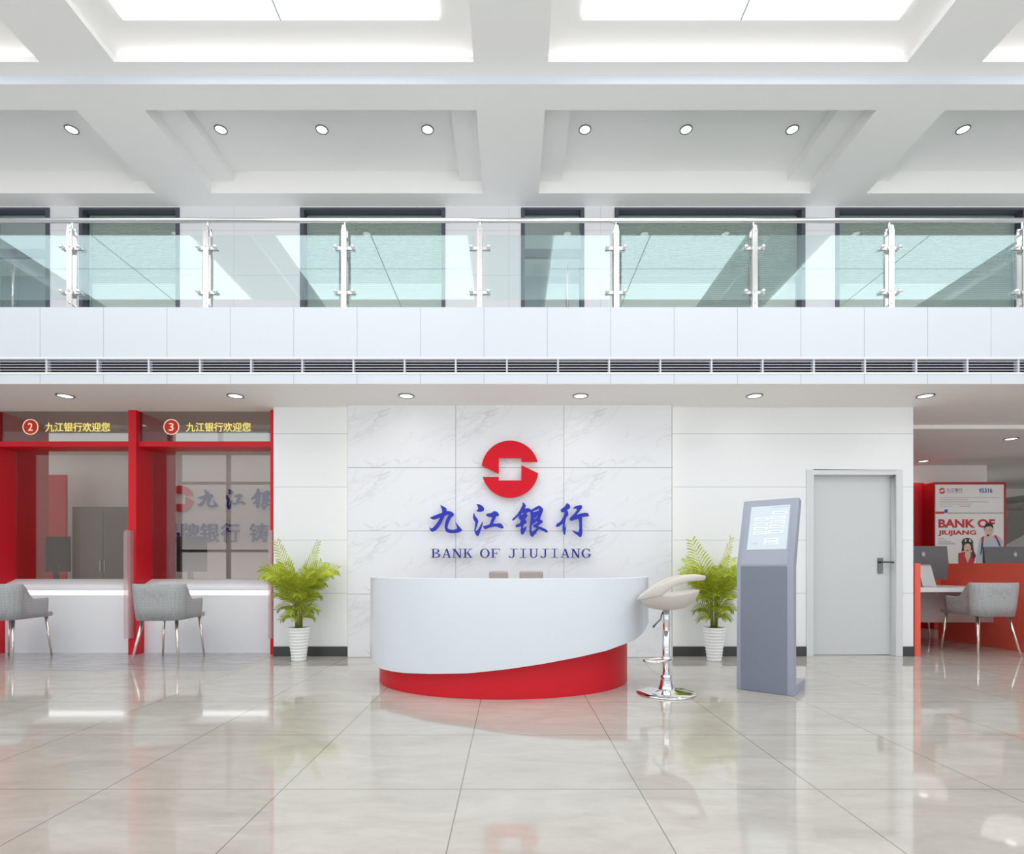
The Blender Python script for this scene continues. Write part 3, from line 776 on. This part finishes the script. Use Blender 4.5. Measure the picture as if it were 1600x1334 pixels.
# ------------------------------------------------------------------ palms
def palm(x, y, label, seed, rz):
    rnd = random.Random(seed)
    t = thing('potted_palm', label, 'potted plant', (x, y, 0), 'potted palms against the white wall')
    prof = [(.001, 0), (.07, 0)]
    n = 11
    for i in range(n):
        z0, z1 = .36 * i / n, .36 * (i + 1) / n
        r = .072 + .043 * (i + .5) / n
        prof += [(r - .003, z0 + .004), (r + .003, z0 + .012), (r + .004, z1 - .008), (r - .001, z1)]
    prof += [(.114, .362), (.106, .362), (.1, .34), (.001, .34)]
    obj('pot', MB().lathe(prof, 40), M['pot'], t, local=True, smooth=True)
    obj('soil', MB().lathe([(.001, .338), (.1, .338), (.098, .35), (.001, .352)], 24), M['soil'], t, local=True)
    for k in range(7):
        a = 2 * PI * k / 7; r = .028
        obj('stem', MB().tube([(r * math.cos(a), r * math.sin(a), .34), (1.2 * r * math.cos(a), 1.2 * r * math.sin(a), .5), (1.5 * r * math.cos(a), 1.5 * r * math.sin(a), .66 + .04 * (k % 3))], [.011, .009, .006], 8), M['stem'], t, local=True, smooth=True)
    # (azimuth, start z, rise, reach, droop, length scale)
    fr = []
    for az in (205, 335, 25, 160, 270): fr.append((az, .44, .13, .15, .10, .55))
    for k in range(6): fr.append((k * 60 + 10, .47, .24, .19, .14, .75))
    for k in range(7): fr.append((k * 51 + 30, .54, .34, .22, .15, .9))
    for k in range(9): fr.append((k * 40 + 5, .58, .46, .24, .14, 1.0))
    for k in range(9): fr.append((k * 40 + 17, .60, .58, .33, .21, 1.15))
    for az in (183, 358, 205, 335): fr.append((az, .62, .60, .36, .20, 1.2))
    fr.append((172, .64, .62, .21, .0, 1.2)); fr.append((12, .64, .62, .17, .0, 1.2)); fr.append((125, .64, .46, .15, .03, 1.0)); fr.append((238, .64, .46, .2, .05, 1.0)); fr.append((305, .64, .44, .2, .05, 1.0)); fr.append((150, .64, .5, .26, .06, 1.2)); fr.append((28, .64, .5, .26, .06, 1.2))
    for az, z0, rise, reach, droop, ls in fr:
        az = math.radians(az + rnd.uniform(-10, 10)) + rz; reach *= rnd.uniform(.9, 1.08); rise *= rnd.uniform(.92, 1.06)
        d = Vector((math.cos(az), math.sin(az), 0)); sd = Vector((-math.sin(az), math.cos(az), 0))
        def P(s): return d * (.03 + reach * (s ** 1.25)) + Vector((0, 0, z0 + rise * s - droop * (s ** 3) * 1.2))
        roll = rnd.choice((-1, 1)) * math.radians(rnd.uniform(38, 72)) * abs(d.x) ** 1.5
        m = MB()
        m.tube([P(i / 8) for i in range(9)], [.005 - .0035 * i / 8 for i in range(9)], 5)
        nl = int(14 * (.6 + .4 * ls))
        for i in range(nl):
            s = .22 + .78 * i / (nl - 1)
            p = P(s); tg = (P(min(1, s + .03)) - P(s - .03)).normalized()
            ln = (.135 * math.sin(PI * (.18 + .72 * (1 - (1 - s) ** 1.3))) + .03) * ls * rnd.uniform(.9, 1.1)
            sr = sd * math.cos(roll) + sd.cross(tg) * math.sin(roll)
            for sg in (-1, 1):
                dr = (sr * sg * .85 + tg * .75 + Vector((0, 0, .10))).normalized()
                nrm = dr.cross(tg).normalized()
                wd = tg * (.0078 * (.8 + .4 * ls))
                mid = p + dr * ln * .45; tip = p + dr * ln + Vector((0, 0, -.22 * ln)); q = p + dr * ln * .75 + Vector((0, 0, -.07 * ln))
                v = [m.bm.verts.new(c) for c in (p - wd * .4, p + wd * .4, mid + wd, q + wd * .75, tip, q - wd * .75, mid - wd)]
                m.bm.faces.new((v[0], v[1], v[2], v[6])); m.bm.faces.new((v[6], v[2], v[3], v[5])); m.bm.faces.new((v[5], v[3], v[4]))
        for v in m.bm.verts:
            if v.co.y > 0: v.co.y *= .6
        obj('frond', m, M['leaf'], t, local=True)
    return t
YP = 5.90
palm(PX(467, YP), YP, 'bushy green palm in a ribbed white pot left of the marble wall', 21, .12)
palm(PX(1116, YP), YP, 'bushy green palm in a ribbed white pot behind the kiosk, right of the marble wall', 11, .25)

# ------------------------------------------------------------------ teller booths
YFN = 6.3
fins = [-5.989, -4.3545, -2.721]
fl = ['left of the number 2 booth, at the photo left edge', 'between the number 2 and number 3 booths', 'right of the number 3 booth beside the white wall']
for i, (x, lab) in enumerate(zip(fins, fl)):
    t = thing('partition', 'tall red floor-to-ceiling partition ' + lab, 'partition', (x, 6.6, 0), 'red partitions of the teller booths')
    obj('partition_panel', MB().box(x - .0455, x + .0455, YFN, 7.05, 0, ZL), M['red'], t, bevel=.002)
    if i == 0: continue
    z0, z1 = PZ(998, 6.2), PZ(828, 6.2); y0, y1, r_ = 6.19, 6.3, .03
    poly = [(y1, z0), (y1, z1)] + [(y0 + r_ - r_ * math.sin(a), z1 - r_ + r_ * math.cos(a)) for a in [i * PI / 12 for i in range(7)]] + [(y0 + r_ - r_ * math.cos(a), z0 + r_ - r_ * math.sin(a)) for a in [i * PI / 12 for i in range(7)]]
    o = obj('privacy_screen', MB().prism_x(poly, x - .02, x + .02), M['frost'], t)
    o['label'] = 'narrow frosted glass screen with rounded corners'

for bi, (xa, xb, num) in enumerate(((fins[0] + .0455, fins[1] - .0455, '2'), (fins[1] + .0455, fins[2] - .0455, '3'))):
    xa += .001; xb -= .001
    side = 'left' if bi == 0 else 'right'
    t = thing('teller_counter', 'white teller counter with a glowing strip below its ledge, in the number %s booth' % num, 'counter', ((xa + xb) / 2, 6.5, 0), 'white teller counters')
    top = [(6.62, .862), (6.575, .866), (6.44, .81), (6.41, .80), (6.395, .78), (6.395, .745), (6.41, .733), (6.62, .733)]
    obj('countertop', MB().prism_x(top, xa, xb), M['whitegl'], t, bevel=.004)
    obj('light_strip', MB().box(xa, xb, 6.405, 6.6, .684, .728), M['strip'], t)
    obj('front_panel', MB().box(xa, xb, 6.44, 6.6, 0, .68), M['whitegl'], t)
    tt = thing('sign_header', 'red header bar and glass sign reading number %s with yellow welcome lettering' % num, 'sign', ((xa + xb) / 2, 6.36, 2.40), 'glass header signs of the teller booths')
    obj('header_bar', MB().box(xa, xb, 6.34, 6.60, 2.404, 2.464), M['red'], tt)
    g = obj('sign_glass', MB().box(xa, xb, 6.355, 6.365, 2.464, ZL - .002), M['signglass'], tt)
    c0 = 48 if bi == 0 else 268
    YS = 6.352
    cxx, czz = PX(c0, YS), PZ(667, YS)
    bd = obj('badge', MB().tube([(cxx, YS, czz), (cxx, YS - .003, czz)], .083, 40), M['badge'], tt)
    n = 40
    ring = [[(cxx + q * math.cos(2 * PI * i / n), yy, czz + q * math.sin(2 * PI * i / n)) for i in range(n)] for q, yy in ((.083, YS), (.091, YS), (.091, YS - .005), (.082, YS - .005), (.082, YS))]
    obj('badge_rim', MB().loft(ring, cap=False), M['badgerim'], bd)
    obj('number', text_bm(num, cxx - .026, cxx + .026, czz - .045, czz + .045, YS - .005, .004), M['badgerim'], bd)
    l0, l1 = (71, 172) if bi == 0 else (291, 392)
    tx = obj('lettering', text_bm('九江银行欢迎您', PX(l0, YS), PX(l1, YS), PZ(674.5, YS), PZ(660, YS), YS - .002, .004, .008), M['yellow'], tt)
    o = obj('teller_window', MB().box(xa, xb, 6.58, 6.59, .869, 2.403), M['boothglass'])
    tag(o, 'tinted glass teller window above the white counter of the number %s booth' % num, 'glass window', 'teller booth windows')

# teller room behind
YT = 8.3
struct('wall_teller_back', MB().box(XL, XWL + .25, YT, YT + .1, 0, ZL - .05), M['room'])
struct('wall_teller_side', MB().box(XWL + .0, XWL + .2, YW + .25, YT, 0, ZL - .05), M['room'])
t = thing('wall_sign', 'red round emblem and two rows of blue characters behind the number 3 booth glass', 'sign', (PX(350, YT), YT, 1.3), None)
up, lo = emblem_polys(283, 779.5, 20.5)
m = MB(); px_prism(m, up, YT, YT - .03, YT); px_prism(m, lo, YT, YT - .03, YT); obj('emblem', m, M['redsign'], t)
sc_ = 33 / 620
for key, x0, x1, gx0 in (('jiu', 310, 342, 90), ('jiang', 354, 385, 920), ('yin', 393, 426, 50), ('xing', 437, 470, 890)):
    k = 1 / 20.0
    obj('character', cal_bm(key, x0 - gx0 * k, 763 - 58 * k, k, YT, YT - .015, .03), M['bluedk'], t)
for ch, x0 in (('品', 252), ('牌', 283), ('银', 314), ('行', 346), ('铸', 391), ('就', 423)):
    obj('character', text_bm(ch, PX(x0, YT), PX(x0 + 29, YT), PZ(847, YT), PZ(817.5, YT), YT - .015, .03, .006), M['bluedk'], t)
# teller monitors (seen from behind)
def small_monitor(px0, px1, py0, py1, Y, label):
    x0, x1, z0, z1 = PX(px0, Y), PX(px1, Y), PZ(py1, Y), PZ(py0, Y); xc = (x0 + x1) / 2
    t = thing('monitor', label, 'monitor', (xc, Y, .75), 'monitors behind the teller glass')
    obj('monitor_case', MB().box(x0, x1, Y, Y + .03, z0, z1), M['black'], t, bevel=.004)
    obj('stand', MB().box(xc - .03, xc + .03, Y + .0, Y - .03 + .0, .76, z0 + .1).box(xc - .1, xc + .1, Y - .09, Y + .07, .75, .762), M['black'], t)
small_monitor(71, 108, 838, 893, 6.95, 'dark computer monitor behind the glass of the number 2 booth')
small_monitor(275, 322, 838, 893, 6.95, 'dark computer monitor behind the glass of the number 3 booth')
for (xa, xb, num) in ((fins[0] + .05, fins[1] - .05, '2'), (fins[1] + .05, fins[2] - .05, '3')):
    t = thing('teller_desk', 'white work desk behind the glass of the number %s booth' % num, 'desk', ((xa + xb) / 2, 6.9, 0), 'work desks behind the teller glass')
    obj('desk_top', MB().box(xa, xb, 6.63, 7.3, .71, .75), M['whitegl'], t)
    for xx in (xa + .02, xb - .05): obj('leg', MB().box(xx, xx + .03, 7.2, 7.28, 0, .71), M['whitegl'], t)
t = thing('cabinet', 'tall grey cabinet at the back behind the number 2 booth glass', 'cabinet', (PX(160, 8), 8.0, 0))
x0, x1 = PX(113, 7.9), PX(212, 7.9)
obj('carcass', MB().box(x0, x1, 7.9, YT - .03, 0, 1.88), M['grey'], t)
for a, b in ((x0 + .01, (x0 + x1) / 2 - .003), ((x0 + x1) / 2 + .003, x1 - .01)):
    d = obj('door', MB().box(a, b, 7.885, 7.9, .05, 1.84), M['grey'], t, bevel=.002)
    hx = b - .03 if b < (x0 + x1) / 2 + .001 else a + .03
    obj('handle', MB().box(hx - .006, hx + .006, 7.865, 7.885, .95, 1.1), M['steel'], d)
t = thing('display_board', 'red board with a pale poster behind the number 2 booth glass', 'display board', (PX(80, 7.7), 7.7, 0))
obj('board', MB().box(PX(40, 7.7), PX(104, 7.7), 7.68, 7.72, 0, PZ(742, 7.7)), M['red'], t)
obj('poster', MB().box(PX(54, 7.68), PX(74, 7.68), 7.672, 7.68, PZ(842, 7.68), PZ(772, 7.68)), M['paper'], t)

# ------------------------------------------------------------------ armchairs
def u_path(n=48):
    """plan of the shell, local: back at -y, open towards +y; returns (x, y, t) with t 0 at the back, 1 at the arm front"""
    w, r, yb, yf = .245, .13, -.27, .21
    pts = []
    seg = []
    a = []
    for i in range(9): a.append((-w + .02, yf + (yb + r - yf) * i / 8))
    for i in range(1, 9):
        q = PI + (PI / 2) * i / 8; a.append((-w + r + r * math.cos(q), yb + r + r * math.sin(q)))
    for i in range(1, 9): a.append((-w + r + (2 * w - 2 * r) * i / 9, yb))
    b = a + [(-x, y) for x, y in reversed(a)]
    return b
def armchair(label, x, y, rz):
    t = thing('armchair', label, 'chair', (x, y, 0), 'grey fabric armchairs with champagne metal legs')
    pts = u_path(); rings = []
    n = len(pts)
    for (px, py) in pts:
        s = (py + .27) / .48                     # 0 back .. 1 front
        k = max(0, min(1, (s - .22) / .36)); k = k * k * (3 - 2 * k)
        zt_ = .835 * (1 - k) + .665 * k + .01 * max(0, s - .75)
        zb = .452 + .012 * s
        c = Vector((px, py)); dirn = Vector((px * .75, py if py < 0 else 0)); dirn = dirn.normalized() if dirn.length > 1e-6 else Vector((0, -1))
        ring = []
        def q(off, z):
            fl = (z - zb) / .4
            o = c * (1 - .0) + dirn * (off + .045 * fl - .02)
            return (o.x, o.y, z)
        th = .022
        prof_ = [(th, zb), (th + .004, zb + (zt_ - zb) * .35), (th, zb + (zt_ - zb) * .75), (th - .004, zt_ - .015), (th * .4, zt_ - .002), (-th * .4, zt_ - .002), (-th + .004, zt_ - .015), (-th, zb + (zt_ - zb) * .5), (-th, zb)]
        rings.append([q(o, z) for o, z in prof_])
    obj('backrest', MB().loft(rings), M['fabric'], t, local=True, smooth=True)
    seat = [(-.225, .30), (-.225, -.16), (-.16, -.24), (.16, -.24), (.225, -.16), (.225, .30), (.2, .325), (-.2, .325)]
    obj('seat', MB().prism_z(seat, .452, .505), M['fabric'], t, local=True, bevel=.015)
    for sx, x0, x1, y0, y1 in ((-1, .17, .235, -.19, -.285), (1, .17, .235, -.19, -.285), (-1, .19, .225, .25, .285), (1, .19, .225, .25, .285)):
        obj('leg', MB().tube([(sx * x0, y0, .455), (sx * x1, y1, 0)], [.017, .009], 12), M['roseleg'], t, local=True, smooth=True)
    t.rotation_euler = (0, 0, rz)
    return t
armchair('grey fabric armchair in front of the number 3 teller booth', PX(262, 5.95) + .035, 5.93, .07)
armchair('grey fabric armchair in front of the number 2 teller booth, cut by the left edge', -5.42, 5.93, .10)
armchair('grey fabric armchair at the desk of the red-walled side office', 5.49, 6.42, -.04)
armchair('grey fabric armchair seen behind the frosted panel under the office desk', 5.95, 8.35, PI)

# ------------------------------------------------------------------ side office on the right
struct('wall_right_office', MB().box(4.3, PX(1542, 9.45), 9.45, 9.55, 0, ZL - .05), M['room'])
struct('wall_stair', MB().box(PX(1542, 9.45), XR, 12.2, 12.3, 0, ZL - .05), M['room'])
struct('wall_stair_side', MB().box(PX(1542, 9.45) - .1, PX(1542, 9.45), 9.56, 10.95, 0, ZL - .05), M['room'])
struct('wall_office_side', MB().box(4.3, 4.4, YW + .25, 9.45, 0, ZL - .05), M['room'])
struct('wall_right', MB().box(XR, XR + .1, YF, 13, 0, 6.3), M['white'])
struct('wall_left', MB().box(XL - .1, XL, YF, 13, 0, 6.3), M['white'])
# stair flight
m = MB(); poly = []
sw, sh = .27, .166
x0s = 10.0 + .0 - 12 * sw
poly = []
zc = 0.0
for i in range(15):
    poly += [(x0s + i * sw, i * sh), (x0s + i * sw, (i + 1) * sh)]
poly += [(x0s + 15 * sw, 15 * sh), (x0s + 15 * sw, 15 * sh - .55), (x0s + .55, 0)]
o = obj('staircase', m.prism_y(poly, 11.0, 12.15), M['greydk'])
tag(o, 'grey staircase rising to the right behind the red poster board', 'staircase')

# poster board
YQ = 8.9
t = thing('display_board', 'tall red display board with a BANK OF JIUJIANG poster in the side office', 'display board', (PX(1516, YQ), 9.0, 0))
bz1 = PZ(753, YQ)
obj('board', MB().box(PX(1459.5, YQ), PX(1572, YQ), YQ, 9.13, 0, bz1), M['reddk'], t, bevel=.004)
o = obj('red_wall_panel', MB().box(4.6, 6.9, 9.14, 9.449, 0, 2.42), M['reddk'])
tag(o, 'deep red wall panel behind the left side of the poster board', 'wall panel')
po = obj('poster', MB().box(PX(1461.3, YQ), PX(1568, YQ), YQ - .004, YQ, .55, PZ(757, YQ)), M['paper'], t)
po['label'] = 'white printed poster'
yq = YQ - .005
LY = [0]
def pr(name, polys, m_, layer):
    mb = MB(); y = YQ - .0045 - .0006 * layer
    for p in polys: mb.prism_y([(PX(a, YQ), PZ(b, YQ)) for a, b in p], y - .0004, y)
    return obj(name, mb, m_, po)
def pq(X, Y_): return (1410 + X / 6.668, 720 + Y_ / 6.67)      # crop pixel -> photo pixel
def PP(*pts): return [pq(a, b) for a, b in pts]
def RR(a, b, c, d): return PP((a, b), (c, b), (c, d), (a, d))
def EL(cx, cy, rx, ry, n=20, a0=0, a1=360): return [pq(cx + rx * math.cos(math.radians(a0 + (a1 - a0) * i / n)), cy + ry * math.sin(math.radians(a0 + (a1 - a0) * i / n))) for i in range(n if a1 - a0 == 360 else n + 1)]
ex, ey = pq(411, 312)
pr('emblem', emblem_polys(ex, ey, 4.7), M['pred'], 1)
def ptext(name, body, a, b, c, d, m_, bold=.01, layer=1):
    (x0, z0), (x1, z1) = pq(a, d), pq(c, b)
    y = YQ - .0045 - .0006 * layer
    return obj(name, text_bm(body, PX(x0, YQ), PX(x1, YQ), PZ(z0, YQ), PZ(z1, YQ), y, .0006, bold), m_, po)
ptext('lettering', '九江银行', 456, 285, 622, 322, M['pnavy'], .01)
ptext('lettering', 'BANK OF JIUJIANG', 458, 328, 622, 338, M['pnavy'], .0)
ptext('lettering', '95316', 795, 285, 935, 334, M['pblue'], .03)
ptext('lettering', 'BANK OF', 372, 606, 962, 698, M['pred'], .042)
ptext('lettering', 'JIUJIANG', 368, 722, 766, 784, M['pred'], .042)
pr('printed_line', [RR(385, 380, 1010, 385), RR(385, 402, 680, 408), RR(385, 424, 895, 431), RR(385, 446, 720, 453), RR(385, 470, 520, 476)], M['plgrey'], 1)
pr('printed_line', [RR(368, 806, 430, 811), RR(368, 822, 465, 827), RR(368, 838, 500, 843), RR(368, 852, 540, 857), RR(368, 864, 555, 869)], M['pgrey'], 1)
pr('printed_line', [RR(590, 470, 700, 476)], M['pred'], 2)
pr('printed_band', [RR(470, 536, 1050, 552)], M['plgrey'], 1)
pr('printed_band', [RR(341, 528, 432, 552)], M['pred'], 2)
pr('printed_square', [PP((436, 505), (472, 507), (466, 545), (430, 540))], M['pblue'], 3)
# printed figures: laughing woman with cycle helmet, man with backpack
pr('printed_man', [PP((800, 810), (855, 775), (900, 800), (960, 770), (1010, 790), (1045, 840), (1050, 900), (1052, 1080), (760, 1080), (780, 930))], M['pshirt'], 3)
pr('printed_man_neck', [PP((868, 770), (925, 770), (920, 812), (905, 830), (880, 812))], M['pskin'], 4)
pr('printed_man_face', [EL(896, 735, 42, 62)], M['pskin'], 5)
pr('printed_man_hair', [PP((848, 735), (848, 690), (862, 655), (900, 640), (935, 655), (943, 690), (942, 735), (936, 700), (915, 682), (875, 684), (855, 700))], M['pblack'], 6)
pr('printed_man_mouth', [EL(888, 775, 14, 11), EL(876, 722, 6, 4), EL(915, 722, 6, 4)], M['pbrown'], 6)
pr('printed_man_strap', [PP((820, 800), (848, 780), (838, 860), (818, 860)), PP((945, 775), (975, 778), (1000, 830), (978, 830))], M['pred'], 5)
pr('printed_man_strap', [PP((818, 860), (838, 860), (822, 960), (805, 995)), PP((978, 830), (1000, 830), (1022, 890), (1006, 890))], M['pnavy'], 5)
pr('printed_woman', [PP((578, 962), (640, 945), (700, 945), (755, 965), (750, 1030), (735, 1080), (580, 1080))], M['pred'], 7)
pr('printed_woman_hair', [PP((625, 860), (610, 945), (640, 935), (720, 930), (715, 1015), (755, 1010), (762, 985), (740, 940), (730, 860))], M['pbrown'], 8)
pr('printed_woman_neck', [PP((650, 930), (700, 930), (705, 990), (675, 1060), (645, 990))], M['pskin'], 9)
pr('printed_woman_face', [EL(672, 905, 36, 46)], M['pskin'], 10)
pr('printed_woman_helmet', [PP((620, 880), (612, 845), (628, 815), (665, 800), (705, 808), (732, 840), (730, 878), (700, 862), (650, 862))], M['pblack'], 11)
pr('printed_woman_helmet_stripe', [PP((640, 842), (650, 818), (662, 815), (655, 842)), PP((690, 842), (690, 815), (704, 820), (712, 845))], M['pwhite'], 12)
pr('printed_woman_mouth', [EL(674, 932, 13, 8), EL(655, 895, 5, 3), EL(690, 895, 5, 3)], M['pred'], 11)

# office desk group
zt_ = 1.06
o = obj('desk_partition', MB().box(4.575, 4.64, 6.2, 7.78, 0, PZ(880, 6.2)), M['redpart'], bevel=.002)
tag(o, 'narrow coral red desk partition end beside the white wall edge', 'partition', 'coral red desk partitions')
o = obj('desk_partition', MB().box(6.07, 6.13, 5.7, 7.78, 0, PZ(880, 7.2)), M['redpart'], bevel=.002)
tag(o, 'long coral red desk partition behind the armchair of the side office', 'partition', 'coral red desk partitions')
o = obj('desk_screen', MB().box(4.642, 6.068, 7.72, 7.76, .762, 1.06), M['redpart'], bevel=.002)
tag(o, 'low coral red desk screen behind the left monitor', 'desk screen')
t = thing('office_desk', 'white office desk with a frosted modesty panel between the red partitions', 'desk', (5.36, 7.0, 0))
obj('desk_top', MB().box(4.642, 6.068, 6.63, 7.77, .706, .76), M['whitegl'], t, bevel=.003)
obj('modesty_panel', MB().box(4.645, 6.065, 6.88, 6.892, .315, .70), M['modesty'], t)
t = thing('office_desk', 'second white office desk hidden beyond the long red partition', 'desk', (6.9, 7.2, 0))
obj('desk_top', MB().box(6.135, 7.9, 6.7, 7.6, .72, .76), M['whitegl'], t)
for xx in (6.16, 7.85): obj('leg', MB().box(xx, xx + .03, 6.8, 7.5, 0, .72), M['whitegl'], t)

APPLE = [[(.05, .42), (.18, .5), (.32, .44), (.44, .36), (.5, .2), (.46, .02), (.36, -.16), (.5, -.3), (.4, -.5), (.26, -.62), (.12, -.6), (0, -.55), (-.12, -.6), (-.26, -.62), (-.4, -.48), (-.5, -.22), (-.52, .02), (-.46, .28), (-.32, .44), (-.16, .48)], [(-.02, .56), (.02, .74), (.2, .88), (.18, .68), (.06, .58)]]
def desktop_monitor(x0, x1, z0, z1, Y, zd, label):
    xc = (x0 + x1) / 2
    t = thing('monitor', label, 'monitor', (xc, Y, zd), 'desktop monitors in the side office')
    obj('monitor_case', MB().prism_x([(Y + .02, z0), (Y + .02, z1), (Y, z1), (Y - .025, (z0 + z1) / 2), (Y, z0)], x0, x1), M['monitor'], t, bevel=.004)
    zm = (z0 + z1) / 2
    obj('stand', MB().prism_x([(Y - .02, zm - .02), (Y - .04, zm - .04), (Y - .13, zd + .012), (Y - .15, zd), (Y + .06, zd), (Y + .06, zd + .008), (Y - .115, zd + .012), (Y - .02, zm - .07)], xc - .085, xc + .085), M['silver'], t)
    a = MB()
    for p in APPLE: a.prism_y([(xc + q * .045, zm + .11 + w * .045) for q, w in p], Y - .026, Y - .008)
    obj('logo', a, M['logogrey'], t)
desktop_monitor(4.93, PX(1480, 7.0), .853, PZ(853, 7.0), 7.0, .76, 'dark aluminium desktop monitor seen from behind beside the white wall edge')
desktop_monitor(PX(1537, 7.3), PX(1537, 7.3) + .80, .86, PZ(854, 7.3), 7.3, .76, 'dark aluminium desktop monitor with a pale logo beyond the long red partition')

# ------------------------------------------------------------------ glazed front behind the camera
m = MB()
xs = [-9.8 + 1.45 * k for k in range(0, 16)]
for x in xs:
    if XL < x < XR: m.box(x - .05, x + .05, YF - .1, YF, 0, 6.2)
for z in (.05, 1.5, 3.5, 5.9): m.box(-9.85, XR, YF - .1, YF, z - .04, z + .04)
struct('window_front', m, M['wframe'])
struct('wall_front', MB().box(XL, XR, YF - .2, YF - .0, 5.95, 6.3).box(XL, -9.86, YF - .2, YF, 0, 5.95), M['white'])

# ------------------------------------------------------------------ world + lights
w = bpy.data.worlds.new('World'); bpy.context.scene.world = w; w.use_nodes = True
nt = w.node_tree; bg = nt.nodes['Background']
tc = nt.nodes.new('ShaderNodeTexCoord'); sx = nt.nodes.new('ShaderNodeSeparateXYZ'); rp = nt.nodes.new('ShaderNodeValToRGB')
nt.links.new(tc.outputs['Generated'], sx.inputs[0]); nt.links.new(sx.outputs[2], rp.inputs[0])
ma = nt.nodes.new('ShaderNodeMapRange'); nt.links.new(sx.outputs[2], ma.inputs[0]); ma.inputs[1].default_value = -.2; ma.inputs[2].default_value = .6
nt.links.new(ma.outputs[0], rp.inputs[0])
e = rp.color_ramp.elements
e[0].position = .1; e[0].color = (2.4, 2.4, 2.35, 1); e[1].position = .32; e[1].color = (.86, .93, 1.0, 1)  # below the horizon brightened as added upward fill for the soffits
nt.links.new(rp.outputs[0], bg.inputs[0]); bg.inputs[1].default_value = 1.25

t = thing('ceiling_light_panel', 'long pale added fill light panel on the teller room ceiling behind booth glass', 'ceiling light', (-6.6, 7.6, ZL - .075))  # panel added to fill the teller room with soft light
obj('diffuser', MB().box(-10.5, -2.9, 7.15, 8.1, ZL - .072, ZL - .06), M['fillpanel'], t)
obj('housing', MB().box(-10.52, -2.88, 7.13, 8.12, ZL - .06, ZL - .0485), M['slat'], t)
def spot(x, y, z, e, size=100, rad=.08):
    l = bpy.data.lights.new('downlight_beam', 'SPOT'); l.energy = e; l.spot_size = math.radians(size); l.spot_blend = 1; l.shadow_soft_size = rad; l.color = (1, .97, .93)
    o = bpy.data.objects.new('downlight_beam', l); C.objects.link(o); o.location = (x, y, z)
for px in (102, 368, 635, 907, 1179, 1446): spot(PX(px, YD), YD, ZL - .02, 3.5, 160)
for px, Y in ((1443, 9.06), (1580, 7.49)): spot(PX(px, Y), Y, ZL - .10, 20, 165, .32)
def area(x, y, z, sx_, sy_, e, rot=(0, 0, 0), col=(1, 1, 1)):
    l = bpy.data.lights.new('office_fill_light', 'AREA'); l.shape = 'RECTANGLE'; l.size = sx_; l.size_y = sy_; l.energy = e; l.color = col
    o = bpy.data.objects.new('office_fill_light', l); C.objects.link(o); o.location = (x, y, z); o.rotation_euler = rot
area(0, 8.1, Z2 - .05, 20, .6, 60)  # added fill inside the upper offices, without a fixture

# ------------------------------------------------------------------ camera
cam = bpy.data.cameras.new('camera'); co = bpy.data.objects.new('camera', cam); C.objects.link(co)
cam.sensor_width = 36; cam.lens = F / 1600 * 36; cam.shift_x = (800 - CX) / 1600; cam.shift_y = (HY - 667) / 1600
cam.clip_start = .05
co.location = (0, 0, 1.0); co.rotation_euler = (PI / 2, 0, 0)
sc = bpy.context.scene; sc.camera = co
sc.view_settings.view_transform = 'Standard'; sc.view_settings.look = 'None'; sc.view_settings.exposure = -0.04; sc.view_settings.gamma = 1.12
sc.cycles.use_denoising = True; sc.cycles.max_bounces = 10; sc.cycles.transparent_max_bounces = 16
sc.cycles.caustics_reflective = False; sc.cycles.caustics_refractive = False; sc.cycles.sample_clamp_indirect = 4
